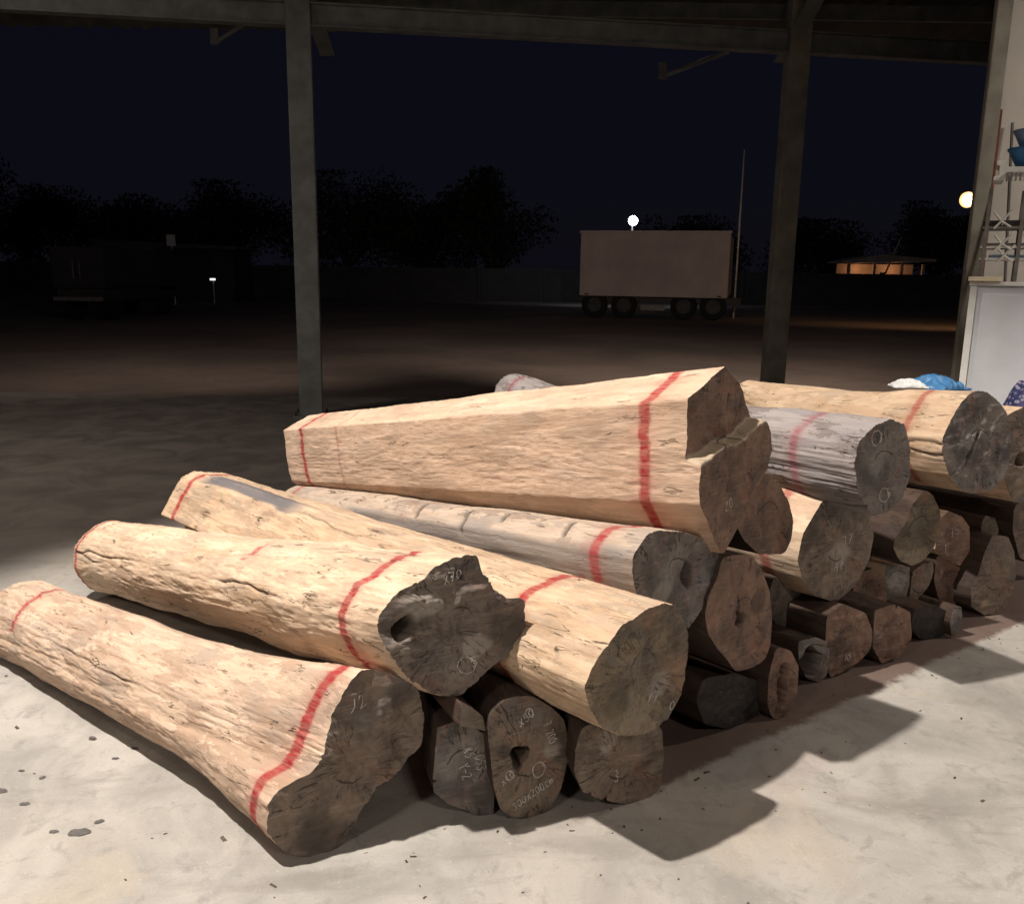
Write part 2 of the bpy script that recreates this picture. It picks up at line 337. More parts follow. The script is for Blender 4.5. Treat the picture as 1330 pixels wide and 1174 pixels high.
# ---------------------------------------------------------------- ground
def sheet(name, x0, x1, y0, y1, z, mat, nx=1, ny=1):
    bm = bmesh.new(); bmesh.ops.create_grid(bm, x_segments=nx, y_segments=ny, size=.5, matrix=Matrix.Translation(((x0 + x1) / 2, (y0 + y1) / 2, z)) @ Matrix.Diagonal((x1 - x0, y1 - y0, 1, 1)))
    me = bpy.data.meshes.new(name); bm.to_mesh(me); bm.free()
    return tag(link(name, me, mat), kind='structure')
sheet('ground', -400, 400, -60, 700, -0.06, M['earth'])
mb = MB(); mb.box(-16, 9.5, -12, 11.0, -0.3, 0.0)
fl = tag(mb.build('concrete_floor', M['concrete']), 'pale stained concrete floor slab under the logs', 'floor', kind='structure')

# ---------------------------------------------------------------- logs
STROKES = {
 '0': [[(.5, 1), (.15, .8), (.1, .3), (.4, 0), (.8, .2), (.85, .7), (.5, 1)]], '1': [[(.3, .8), (.55, 1), (.5, 0)]],
 '2': [[(.1, .8), (.4, 1), (.8, .8), (.6, .45), (.1, 0), (.9, .05)]], '3': [[(.1, .9), (.6, 1), (.75, .75), (.4, .5), (.8, .3), (.5, 0), (.1, .1)]],
 '4': [[(.6, 0), (.65, 1), (.1, .35), (.95, .38)]], '5': [[(.85, 1), (.25, .97), (.2, .55), (.65, .6), (.8, .25), (.45, 0), (.1, .1)]],
 '6': [[(.7, 1), (.25, .6), (.15, .2), (.5, 0), (.8, .25), (.5, .5), (.2, .3)]], '7': [[(.1, .95), (.85, 1), (.4, 0)], [(.3, .5), (.7, .52)]],
 '8': [[(.5, .5), (.2, .75), (.5, 1), (.8, .75), (.5, .5), (.15, .2), (.5, 0), (.85, .22), (.5, .5)]], '9': [[(.8, .7), (.5, .5), (.2, .75), (.5, 1), (.8, .75), (.7, 0)]],
 'x': [[(.15, .7), (.8, .05)], [(.8, .72), (.1, 0)]], '.': [[(.4, 0), (.5, .08), (.45, .02)]], 'o': [[(.5 + 1.15 * math.cos(a * .25), .45 + .8 * math.sin(a * .25)) for a in range(26)]],
 'c': [[(.8, .6), (.4, .7), (.15, .35), (.45, 0), (.85, .15)]], 'm': [[(.1, 0), (.15, .65), (.25, .55), (.4, .65), (.45, 0)], [(.45, .5), (.65, .65), (.8, .5), (.85, 0)]],
 'A': [[(.05, 0), (.5, 1), (.9, 0)], [(.2, .4), (.75, .42)]], 'Y': [[(.1, 1), (.5, .55), (.85, 1)], [(.5, .55), (.45, 0)]], '-': [[(.1, .5), (.9, .52)]],
 '#': [[(.2, .1), (.3, .95)], [(.6, .05), (.7, .95)], [(.05, .65), (.95, .7)], [(0, .35), (.9, .4)], [(.1, .9), (.9, .05)]],
 '/': [[(.1, 0), (.8, 1)]], ' ': []}
LOGS = []
def make_log(label, outline, anchor, side, end, az=-45.0, naz=None, ntilt=0.0, far=None, L=2.4, tilt=0.0, fscale=.85, keep=.35, far_poly=None,
             prof=None, N=128, T=110, K=26, lump=.012, grain=.003, adze=.0, rough=.004, rim=0.0, cracks=6, bands=(), holes=(), steps=(), ridge=None,
             greys=(), peel=0.0, checks=False, notches=(), chalk=(), stains=(), seed=None, through=None, bulges=(), smooth=True, jag=0.0, endlabel=None, name='timber_log'):
    """outline: pixels of the near end; anchor: (px, py, 'z'|'y', value) fixes its depth."""
    sd = float(len(LOGS) * 3.7 + 1.1) if seed is None else seed
    rs = random.Random(int(sd * 100))
    naz = az if naz is None else naz
    n = Vector((math.cos(R(naz)) * math.cos(R(ntilt)), math.sin(R(naz)) * math.cos(R(ntilt)), math.sin(R(ntilt))))
    A = Pz(anchor[0], anchor[1], anchor[3]) if anchor[2] == 'z' else PY(anchor[0], anchor[1], anchor[3])
    pts3 = [Pp(p[0], p[1], A, n) for p in outline]
    # first guess of centre, then of axis
    C0 = sum(pts3, Vector()) / len(pts3)
    if far is not None:
        d = ray(*far); o = CO - C0
        a = d.dot(d); b = 2 * d.dot(o); c = o.dot(o) - L * L
        disc = b * b - 4 * a * c
        s_ = (-b + math.sqrt(max(disc, 0))) / (2 * a)
        C1 = CO + d * s_
        X = (C0 - C1).normalized(); L = (C0 - C1).length
    else:
        X = Vector((math.cos(R(az)) * math.cos(R(tilt)), math.sin(R(az)) * math.cos(R(tilt)), math.sin(R(tilt))))
    Yv = Vector((0, 0, 1)).cross(X).normalized(); Zv = X.cross(Yv)
    # per-point recess: re-intersect with the shifted plane
    pts3 = [Pp(p[0], p[1], A - (X * p[2] if len(p) > 2 else Vector()), n) for p in outline]
    loc = np.array([[(q - C0).dot(X), (q - C0).dot(Yv), (q - C0).dot(Zv)] for q in pts3])
    rec = np.array([p[2] if len(p) > 2 else 0.0 for p in outline])
    poly = loc[:, 1:3]
    # centroid
    x_, y_ = poly[:, 0], poly[:, 1]; x2, y2 = np.roll(x_, -1), np.roll(y_, -1); cr = x_ * y2 - x2 * y_
    ar = cr.sum() / 2; cen = np.array([((x_ + x2) * cr).sum(), ((y_ + y2) * cr).sum()]) / (6 * ar)
    if ar < 0: poly = poly[::-1]
    C0 = C0 + Yv * cen[0] + Zv * cen[1]; poly = poly - cen
    MW = Matrix((X, Yv, Zv)).transposed().to_4x4(); MW.translation = C0
    def tolocal(px, py):
        q = Pp(px, py, A, n) - C0; return np.array([q.dot(Yv), q.dot(Zv)])
    ang = np.arctan2(poly[:, 1], poly[:, 0])
    th = np.linspace(-math.pi, math.pi, N, endpoint=False)
    if not smooth:
        for a_ in ang:
            k = int(np.argmin(np.abs((th - a_ + math.pi) % (2 * math.pi) - math.pi))); th[k] = a_
        th = np.sort(th)
    def star(pl, th):
        r = np.zeros_like(th)
        ex = np.cos(th); ey = np.sin(th)
        for i in range(len(pl)):
            p = pl[i]; q = pl[(i + 1) % len(pl)]; e = q - p
            den = ex * e[1] - ey * e[0]; den = np.where(np.abs(den) < 1e-9, 1e-9, den)
            t = (p[0] * e[1] - p[1] * e[0]) / den; s = (p[0] * ey - p[1] * ex) / den
            ok = (t > 0) & (s >= -1e-6) & (s <= 1 + 1e-6); r = np.where(ok & (t > r), t, r)
        bad = r < 1e-4
        if bad.any(): r[bad] = np.interp(th[bad], th[~bad], r[~bad], period=2 * math.pi)
        return r
    rn = star(poly, th)
    if smooth:
        k = np.array([1, 2, 3, 2, 1.]); k /= k.sum(); m = 2
        rp = np.concatenate([rn[-m:], rn, rn[:m]]); rn = np.convolve(rp, k, 'valid')
    fs = fscale if isinstance(fscale, tuple) else (fscale, fscale)
    if far_poly is not None: rf = star(np.array(far_poly, float), th)
    else:
        rm = rn.mean(); base = (1 - keep) * rm + keep * rn
        rf = base / np.sqrt((np.cos(th) / fs[0])**2 + (np.sin(th) / fs[1])**2)
    # plane of the cut in local coordinates: x = px_*y + pz_*z
    nl = np.array([n.dot(X), n.dot(Yv), n.dot(Zv)]); gy, gz = -nl[1] / nl[0], -nl[2] / nl[0]
    if abs(gy) > .9: gy = math.copysign(.9, gy)
    hl = [(tolocal(h[0], h[1]), h[2], h[3], h[4], h[5] if len(h) > 5 else 0.0) for h in holes]
    stl = [(tolocal(*s[0]), tolocal(*s[1]), s[2]) for s in steps]
    rgl = [(tolocal(*ridge[0]), tolocal(*ridge[1]), ridge[2])] if ridge else []
    def capx(y, z):
        x = gy * y + gz * z
        for (a_, b_, dep) in stl:
            e = b_ - a_; ln_ = math.hypot(*e); dd = ((y - a_[0]) * -e[1] + (z - a_[1]) * e[0]) / ln_
            dd = dd + .020 * noise3(y * 11, z * 11, sd) + .005 * noise3(y * 40, z * 40, sd)
            x = x - dep * sstep(-.004, .012, dd)
        for (a_, b_, slope) in rgl:
            e = b_ - a_; ln_ = math.hypot(*e); dd = ((y - a_[0]) * -e[1] + (z - a_[1]) * e[0]) / ln_
            x = x - slope * np.maximum(dd, 0)
        if rim: x = x + rim * fbm(y * 9, z * 9, sd, 4) - rim * .4
        return x
    def capfull(y, z, s):
        x = capx(y, z)
        x = x + rough * (fbm(y * 24, z * 24, sd + 5, 4) * 1.0 + .7 * np.abs(noise3(y * 7, z * 16, sd + 9))) * (1 - s**10)
        for (c_, ry, rz, dep, ro) in hl:
            dy = y - c_[0]; dz = z - c_[1]; ca, sa = math.cos(ro), math.sin(ro)
            q = np.sqrt(((ca * dy + sa * dz) / ry)**2 + ((-sa * dy + ca * dz) / rz)**2) + .35 * noise3(y * 22, z * 22, sd + 2)
            x = x - dep * sstep(1.06, .86, q)
        return x
    # rings along the log
    tt = np.linspace(0, 1, T)
    tt = tt if prof is not None else tt
    if prof is not None: wgt = np.interp(tt, [p[0] for p in prof], [p[1] for p in prof]); wgt = np.convolve(np.pad(wgt, 3, 'edge'), np.ones(7) / 7, 'valid')
    else: wgt = tt
    wgt = wgt[:, None]; TT = tt[:, None]; TH = th[None, :]
    r = rf[None, :] * (1 - wgt) + rn[None, :] * wgt
    xs = -L + TT * L
    cy, cz = np.cos(TH) * r, np.sin(TH) * r
    dr = lump * fbm(xs * 2.2 + sd, cy * 5, cz * 5, 3) * (1 - sstep(.93, 1, TT) * .8)
    if jag: dr = dr + jag * np.abs(noise3(xs * 5 + sd, cy * 9, cz * 9)) * -1
    gx = np.cos(TH) * 7.0; gz_ = np.sin(TH) * 7.0
    dr = dr + grain * fbm(xs * 1.6 + sd, gx * 3.2, gz_ * 3.2, 3)
    if adze:
        v = noise3(xs * 9 + sd, gx * 1.3, gz_ * 1.3 + sd); dr = dr - adze * np.abs(v) * 2.0 + adze * .5
        v2 = noise3(xs * 17 + sd, gx * 2.3, gz_ * 2.3 + sd * 2); dr = dr - adze * .8 * sstep(.15, .45, v2)
    mask = np.zeros(r.shape + (4,)); mask[..., 3] = 0
    if peel:
        pn = fbm(xs * 2.6 + sd, gx * .55, gz_ * .55, 4); pn2 = fbm(xs * 5.5 + sd, gx * 1.2, gz_ * 1.2 + sd, 4)
        pk = sstep(.02, .05, pn) ; pk2 = sstep(.12, .15, pn2)
        dr = dr + peel * pk - peel * .8 * pk2; mask[..., 3] = np.clip(pk * .8 + .0 - pk2 * .5, 0, 1)
    wid = 2 * math.pi / N
    def adiff(t0): return (TH - t0 + math.pi) % (2 * math.pi) - math.pi
    for i in range(cracks):
        t0 = rs.uniform(-math.pi, math.pi); a = rs.uniform(-.15, .85); ln_ = rs.uniform(.12, .45); dp = rs.uniform(.006, .02); wd = rs.uniform(.8, 1.5) * max(wid, .02)
        path = t0 + .22 * noise3(xs * 2.6, i * 3.3 + sd, .5) + .05 * noise3(xs * 11, i * 1.7, .3)
        env = sstep(a, a + ln_ * .3, TT) * sstep(a + ln_, a + ln_ * .7, TT)
        q = np.clip(1 - np.abs((TH - path + math.pi) % (2 * math.pi) - math.pi) / wd, 0, 1) * env
        dr = dr - dp * q; mask[..., 2] = np.maximum(mask[..., 2], q * .85)
    for (t0, t1, a0, a1, wd) in notches:   # saw nicks across the grain
        for j in range(int(a1)):
            tc = t0 + (t1 - t0) * (j + rs.uniform(-.25, .25)) / max(a1 - 1, 1)
            ac = a0 + rs.uniform(-.35, .35)
            q = np.clip(1.3 - np.abs(TT - tc - .012 * adiff(ac)) * L / .012, 0, 1) * sstep(wd, wd * .6, np.abs(adiff(ac)))
            dr = dr - .010 * q; mask[..., 2] = np.maximum(mask[..., 2], np.minimum(q, 1) * .75)
    for (tb, amp, wdt, ac, aw) in bulges:
        dr = dr + amp * np.exp(-((TT - tb) * L / wdt)**2) * np.exp(-(adiff(ac) / aw)**2)
    r0_ = np.maximum(r + dr, .012); xe0 = capx(np.cos(th) * r0_[-1], np.sin(th) * r0_[-1])[None, :]; XB = xs + xe0 * sstep(.55, 1, TT)
    for bd in bands:   # (metres behind the near end, half width, strength, angle centre, angle half range, slant)
        xb, hw, st = bd[:3]; ac = bd[3] if len(bd) > 3 else None; aw = bd[4] if len(bd) > 4 else 3.2; sl_ = bd[5] if len(bd) > 5 else 0.0
        xr = xs + (gy * cy + gz * cz) * TT * .9
        wv = .012 * noise3(TH * 2.1 + sd, xb * 9, sd) + .006 * noise3(TH * 7 + sd, xb * 5, sd)
        q = np.abs(XB + xb - wv - (gy * cy + gz * cz) * .9 * sstep(.5, .9, TT) + (sl_ * adiff(ac) if ac is not None else 0))
        env = sstep(aw, aw * .85, np.abs(adiff(ac)) + .15 * noise3(xs * 9, gx, gz_)) if ac is not None else 1.0
        core = sstep(hw * 1.25, hw * .7, q + .004 * noise3(xs * 40, gx * 5, gz_ * 5)); halo = .30 * sstep(hw * 4.2, hw * .8, q) * (.6 + .7 * noise3(xs * 6, gx, gz_))
        mask[..., 0] = np.maximum(mask[..., 0], np.clip(np.maximum(core * st, halo * st), 0, 1) * env)
    for (ta, tb, ac, aw) in greys:
        q = sstep(ta - .03, ta + .03, TT) * sstep(tb + .03, tb - .03, TT) * sstep(aw, aw * .75, np.abs(adiff(ac)) + .12 * noise3(xs * 4, gx, gz_))
        mask[..., 1] = np.maximum(mask[..., 1], q)
    r = np.maximum(r + dr, .012)
    cy, cz = np.cos(TH) * r, np.sin(TH) * r
    xe = capx(cy[-1], cz[-1])[None, :]
    farx = .02 * noise3(cy[0] * 9, cz[0] * 9, sd)[None, :]
    XX = -L + farx * (1 - TT)**8 + TT * L + xe * sstep(.55, 1, TT)
    V = np.stack([XX, cy, cz], -1)
    idx = np.arange(T * N).reshape(T, N)
    a_ = idx[:-1]; b_ = idx[1:]
    Q = np.stack([a_, np.roll(a_, -1, 1), np.roll(b_, -1, 1), b_], -1).reshape(-1, 4)
    # far end closed with a few rings
    Vf = [V.reshape(-1, 3)]; Qf = [Q]; Cf = [mask.reshape(-1, 4)]; prev = idx[0]; base_i = T * N
    for s in (.75, .45, .04):
        ring = np.stack([np.full(N, -L) + .02 * noise3(cy[0] * s * 9, cz[0] * s * 9, sd), cy[0] * s, cz[0] * s], -1); ci = base_i + np.arange(N); base_i += N
        Vf.append(ring); cm = np.zeros((N, 4)); Cf.append(cm)
        Qf.append(np.stack([np.roll(prev, -1), prev, ci, np.roll(ci, -1)], -1)); prev = ci
    Qf.append(np.stack([prev[0:N - 2:2], prev[N - 1:1:-2][:len(prev[0:N - 2:2])], prev[N - 1:1:-2][:len(prev[0:N - 2:2])], prev[0:N - 2:2]], -1)[:0])
    me = grid_mesh('timber_log', np.concatenate(Vf), np.concatenate(Qf), np.concatenate(Cf))
    lo = link(name, me, M[side]); lo.matrix_world = MW
    tag(lo, label, 'log', 'logs in the stack')
    # near cut end
    ss = 1 - np.linspace(0, .985, K); SS = ss[:, None]
    yy = cy[-1][None, :] * SS; zz = cz[-1][None, :] * SS
    xx = capfull(yy, zz, np.broadcast_to(SS, yy.shape)); xx[0] = xe[0]
    cmk = np.zeros(xx.shape + (4,)); cmk[..., 3] = 1
    for (c_, ry, rz, dep, ro) in hl:
        dy = yy - c_[0]; dz = zz - c_[1]; ca, sa = math.cos(ro), math.sin(ro)
        q = np.sqrt(((ca * dy + sa * dz) / ry)**2 + ((-sa * dy + ca * dz) / rz)**2) + .35 * noise3(yy * 22, zz * 22, sd + 2)
        cmk[..., 2] = np.maximum(cmk[..., 2], sstep(1.03, .85, q) * .95)
    for (px, py, ra, ch) in stains:
        c_ = tolocal(px, py); q = np.hypot(yy - c_[0], zz - c_[1]) / ra + .45 * noise3(yy * 12, zz * 12, sd + 4)
        cmk[..., ch] = np.maximum(cmk[..., ch], sstep(1.1, .55, q) * .75)
    for (a2, b2, dep) in stl:
        e = b2 - a2; dd = ((yy - a2[0]) * -e[1] + (zz - a2[1]) * e[0]) / math.hypot(*e) + .020 * noise3(yy * 11, zz * 11, sd) + .005 * noise3(yy * 40, zz * 40, sd)
        q = sstep(-.012, -.004, dd) * sstep(.022, .012, dd); cmk[..., 1] = np.maximum(cmk[..., 1], q * 1.25)  # ledge of the step coloured pale, as if catching light
    for i in range(1 if checks else 0):   # heart checks
        t0 = rs.uniform(-math.pi, math.pi); ll = rs.uniform(.25, .7)
        dd = np.abs(-yy * math.sin(t0) + zz * math.cos(t0) + .022 * noise3(yy * 14, zz * 14, i + sd) + .006 * noise3(yy * 45, zz * 45, i + sd)); al = (yy * math.cos(t0) + zz * math.sin(t0)) / rn.mean()
        q = sstep(.006, .002, dd) * sstep(0, .1, al) * sstep(ll, ll - .2, al); xx = xx - .008 * q; cmk[..., 2] = np.maximum(cmk[..., 2], q * .7)
    VV = np.stack([xx, yy, zz], -1); ii = np.arange(K * N).reshape(K, N)
    a_ = ii[:-1]; b_ = ii[1:]
    Q = np.stack([a_, np.roll(a_, -1, 1), np.roll(b_, -1, 1), b_], -1).reshape(-1, 4)
    last = ii[-1]; h2 = N // 2
    fan = np.array([[last[i], last[(i + 1) % N], last[(N - i - 2) % N], last[(N - i - 1) % N]] for i in range(h2 - 1)])
    me = grid_mesh('cut_end', VV.reshape(-1, 3), np.concatenate([Q, fan]), cmk.reshape(-1, 4))
    eo = link('cut_end', me, M[end], lo)
    if endlabel: eo['label'] = endlabel
    # chalk figures
    for (txt, px, py, hgt, rot) in chalk:
        c_ = tolocal(px, py); bm = bmesh.new(); adv = 0.0
        ca, sa = math.cos(R(rot)), math.sin(R(rot))
        rin = np.interp
        def put(u, v):
            y = c_[0] + ca * u - sa * v; z = c_[1] + sa * u + ca * v
            a2 = math.atan2(z, y); s_ = min(1.0, math.hypot(y, z) / float(np.interp(a2, th, np.hypot(cy[-1], cz[-1]), period=2 * math.pi)))
            return Vector((float(capfull(np.array([y]), np.array([z]), np.array([s_]))[0]) + .0035, y, z))
        tot = len(txt) * hgt * .62
        for ch in txt:
            for st in STROKES.get(ch, []):
                pts = []
                for i in range(len(st) - 1):
                    for f in (0, .5): pts.append((st[i][0] + (st[i + 1][0] - st[i][0]) * f, st[i][1] + (st[i + 1][1] - st[i][1]) * f))
                pts.append(st[-1]); prevv = None
                pts = [((p[0] + rs.uniform(-.05, .05)) * hgt * .55 + adv - tot / 2, (p[1] + rs.uniform(-.05, .05) - .5) * hgt) for p in pts]
                for i, p in enumerate(pts):
                    q = pts[min(i + 1, len(pts) - 1)]; o_ = pts[max(i - 1, 0)]; tx, ty = q[0] - o_[0], q[1] - o_[1]; l_ = math.hypot(tx, ty) or 1
                    wd = .0013 * rs.uniform(.6, 1.25); nx_, ny_ = -ty / l_ * wd, tx / l_ * wd
                    v1 = bm.verts.new(put(p[0] + nx_, p[1] + ny_)); v2_ = bm.verts.new(put(p[0] - nx_, p[1] - ny_))
                    if prevv: bm.faces.new((prevv[0], v1, v2_, prevv[1]))
                    prevv = (v1, v2_)
            adv += hgt * .62
        if len(bm.faces):
            mm = bpy.data.meshes.new('chalk_writing'); bm.to_mesh(mm); link('chalk_writing', mm, M['chalk'], eo)
        bm.free()
    LOGS.append((lo, MW, L))
    return lo

HI = dict(N=240, T=300, K=60)
MD = dict(N=150, T=150, K=40)
# -- front left, lying on the floor
make_log('pale stripped log with flared butt lying on the floor at the front left',
    [(482,871),(512,874),(537,886),(553,911),(558,941),(549,973),(526,1001),(496,1025),(474,1052),(461,1082),(442,1104),(417,1116),(390,1113),(365,1102),(354,1080),(354,1047),(371,1023),(403,1010),(422,987),(433,952),(444,914),(463,886)],
    (400,1117,'z',0.0), 'pinkgrey', 'end_brown', naz=-60, far=(26,807), L=2.05, fscale=(.86,.84), keep=0.1,
    prof=[(0,0),(.55,.05),(.72,.2),(.86,.55),(1,1)], lump=.02, adze=.0015, grain=.0008, peel=.0026, rough=.006, cracks=2, rim=.03, bands=[(.10,.020,1.0),(1.80,.014,.9,1.9,.9)],
    stains=[(527,905,.045,0),(425,1085,.07,0)], chalk=[('/2',470,915,.04,15)], **HI)
# -- second log, broken dark end
make_log('pale yellowish log with jagged dark broken end, second from the left',
    [(581,728),(592,723),(605,721),(617,723),(621,743),(630,751),(639,764),(656,777),(675,777),(681,790),(683,812),(684,829),(667,846),(639,863),(619,882),(596,902),(574,904),(555,897),(534,884),(515,866),(498,840),(491,812),(502,790),(517,769),(549,752),(564,737)],
    (585,904,'z',0.42), 'pale', 'end_dark', naz=-74, far=(148,715), L=2.65, fscale=(.98,.98), keep=.1, prof=[(0,0),(.5,.2),(.8,.6),(1,1)],
    lump=.022, adze=.001, grain=.0015, peel=.003, rough=.018, rim=.028, cracks=11, bands=[(.22,.021,1.0),(2.62,.017,.95),(1.0,.022,.8,1.95,.24)],
    holes=[(526,816,.022,.04,.10,-.3),(598,749,.006,.008,.03)], stains=[(655,820,.07,0),(545,785,.045,1),(616,840,.045,1)],
    chalk=[('x70',585,748,.028,10),('o5',608,860,.032,20)], **HI)
# -- third, hewn
make_log('long hewn log with axe-cut flank, grey streak on top and blunt olive end',
    [(844,792),(864,783),(880,787),(890,806),(896,825),(895,858),(888,902),(869,934),(836,956),(809,956),(782,943),(767,918),(763,891),(771,869),(795,831),(817,809)],
    (820,957,'z',0.33), 'hewn', 'end_olive', naz=-50, far=(262,652), L=2.72, smooth=False,
    far_poly=[(.20,-.02),(.12,.15),(-.03,.185),(-.10,.165),(-.21,-.01),(-.105,-.035),(-.09,-.17),(.10,-.18)],
    prof=[(0,0),(.45,.12),(.7,.5),(.9,.92),(1,1)], lump=.010, adze=.001, grain=.0015, peel=.0018, rough=.016, rim=.016, cracks=7, bands=[(.36,.019,1.0),(2.60,.018,1.0)],
    greys=[(.07,.36,1.75,.34)], stains=[(800,915,.05,0),(858,890,.06,1)], chalk=[('17',850,905,.035,-20),('0',872,915,.03,0)], **HI)
# -- notched log behind it
make_log('greyish log with saw nicks across its top and hollow end under the squared beam',
    [(842,694),(854,689),(885,691),(915,700),(933,718),(935,738),(930,760),(915,787),(896,816),(870,815),(845,800),(827,772),(822,745),(823,720)],
    (890,816,'z',0.505), 'greypink', 'end_grey', naz=-48, far=(392,655), L=2.6, fscale=.66, keep=.2, lump=.012, grain=.004, rough=.008, rim=.012, cracks=5,
    bands=[(.17,.022,.9),(2.5,.015,.8)], holes=[(893,745,.034,.045,.28)], stains=[(858,770,.045,1),(925,735,.05,0)], notches=[(.34,.86,2.1,9,.38)], greys=[(.3,1,-2.9,.9)], **HI)
# -- squared beam log on the very top
make_log('big squared tapering log lying on top of the stack with stepped sawn end',
    [(944,476,.052),(896,518,.052),(911,656),(938,719),(944,718),(972,661),(998,610),(1005,584),(1005,562),(988,539,.02),(967,505,.052)],
    (940,719,'z',0.74), 'square', 'end_red', naz=-47, far=(414,596), L=2.72, fscale=(.90,.82), keep=1.0, smooth=False,
    lump=.009, grain=.0009, adze=.0013, peel=.0012, rough=.007, rim=.010, cracks=0, bands=[(.22,.023,1.0),(2.52,.017,1.0),(2.15,.008,.45)],
    steps=[((900,612),(992,548),.052)], chalk=[('20',948,655,.035,20)], **HI)
# -- grey log
make_log('weathered silver grey log with purplish red stripe beside the squared beam',
    [(1109,603),(1115,574),(1137,552),(1158,544),(1175,552),(1182,582),(1181,620),(1171,650),(1150,667),(1132,669),(1115,642)],
    (1145,668,'y',3.08), 'ashgrey', 'end_grey', az=-52, naz=-66, far=(668,524), L=2.9, fscale=(.9,.9), keep=.2, lump=.016, grain=.011, rough=.006, cracks=14,
    bands=[(.30,.018,.75),(2.72,.016,.9)], bulges=[(0,.05,.35,1.6,1.2)], chalk=[('o3',1140,568,.035,0),('o6',1150,640,.035,20)], **MD)
# -- big back right
make_log('thick tan log with split dark end at the back right below the cabinet',
    [(1245,526),(1259,511),(1269,507),(1281,509),(1296,521),(1307,535),(1313,555),(1313,579),(1310,601),(1302,623),(1286,637),(1261,641),(1245,635),(1232,617),(1223,589),(1223,571),(1232,550)],
    (1261,641,'y',3.58), 'hewn', 'end_grey', az=-50, naz=-72, far=(960,543), L=2.0, fscale=(.9,.92), keep=.2, lump=.016, grain=.004, rough=.01, cracks=10,
    bands=[(.24,.02,.75),(2.2,.02,.8)], holes=[(1262,582,.008,.075,.06,-.35)], stains=[(1300,590,.06,0)], **MD)
make_log('pale log with dull round end directly below the silver grey log',
    [(1069,650),(1090,636),(1111,637),(1128,663),(1135,697),(1128,731),(1111,761),(1086,782),(1060,774),(1042,752),(1036,727),(1043,693)],
    (1085,782,'z',0.31), 'pale', 'end_brown', az=-50, naz=-63, L=2.4, tilt=2, fscale=.85, lump=.014, grain=.004, rough=.009, cracks=5, bands=[(.16,.024,.8)],
    stains=[(1090,720,.06,1)], chalk=[('27',1100,700,.04,10),('A4',1088,735,.04,-10)], **MD)
make_log('dark log end tucked under the right corner of the squared beam',
    [(975,625),(996,615),(1012,629),(1024,651),(1030,675),(1028,699),(1019,719),(986,720),(967,703),(957,684),(960,650)],
    (1000,720,'y',2.98), 'gapdark', 'end_red', az=-48, naz=-55, L=2.2, tilt=2, fscale=.85, rough=.007)
make_log('oval brown log end with a black three-pointed heart crack below the squared beam',
    [(953,721),(977,721),(990,740),(1000,768),(1003,804),(1001,837),(994,857),(975,868),(956,872),(945,857),(932,842),(920,823),(916,799),(920,775),(934,747),(937,725)],
    (958,872,'z',0.275), 'gapdark', 'end_red', az=-46, naz=-50, L=2.3, tilt=1.5, fscale=.9, rough=.010, holes=[(959,788,.010,.05,.06,.2),(962,805,.028,.018,.06,.5)], stains=[(985,780,.05,0)], **MD)
# -- bottom row, front
make_log('angular squared log end standing on the floor beside the round chalked end',
    [(568,944),(591,936),(612,941),(630,949),(636,975),(638,1000),(638,1054),(624,1057),(604,1051),(583,1044),(564,1028),(563,1012),(565,975)],
    (612,1056,'z',0.005), 'gapdark', 'end_grey', az=-74, naz=-60, L=2.2, fscale=.85, keep=.8, smooth=False, rough=.004, ridge=((599,940),(604,1050),-.35),
    chalk=[('#5',608,975,.028,-70),('Y-2',604,1000,.03,-75),('053',622,985,.028,-80)], stains=[(625,1020,.05,0)], **MD)
make_log('round log end with a black heart hole and chalk figures at floor level',
    [(668,904),(693,904),(716,918),(732,934),(738,957),(737,990),(729,1023),(716,1049),(698,1061),(668,1061),(650,1051),(641,1023),(637,982),(633,949),(637,928),(652,911)],
    (683,1062,'z',0.003), 'gapdark', 'end_brown', az=-74, naz=-60, L=2.3, fscale=.85, rough=.006, holes=[(675,980,.028,.034,.16,.1),(672,992,.014,.03,.1,.4)], stains=[(716,975,.035,1),(655,975,.03,0)],
    chalk=[('x50',683,930,.030,25),('o',687,924,.018,25),('7.200',714,950,.026,-72),('o5',703,995,.032,10),('x10',659,1009,.026,30),('o',661,1005,.02,10),('300x200cm',692,1028,.026,22)], **MD)
make_log('squat dull brown log end under the hewn log at floor level',
    [(755,944),(795,931),(835,934),(859,944),(862,982),(857,1023),(840,1038),(811,1044),(780,1037),(757,1028),(746,1003),(747,974)],
    (811,1044,'z',0.004), 'gapdark', 'end_brown', az=-76, naz=-62, L=2.3, fscale=.85, rough=.008, stains=[(790,960,.05,1)], chalk=[('3',800,1005,.04,10)], **MD)
make_log('short split wedge of wood lying on the angular squared end',
    [(600,914),(627,930),(631,949),(598,942)], (612,948,'z',0.34), 'gapdark', 'end_olive', az=-60, naz=-70, L=.3, fscale=.9, keep=.9, smooth=False, cracks=1, N=60, T=40)
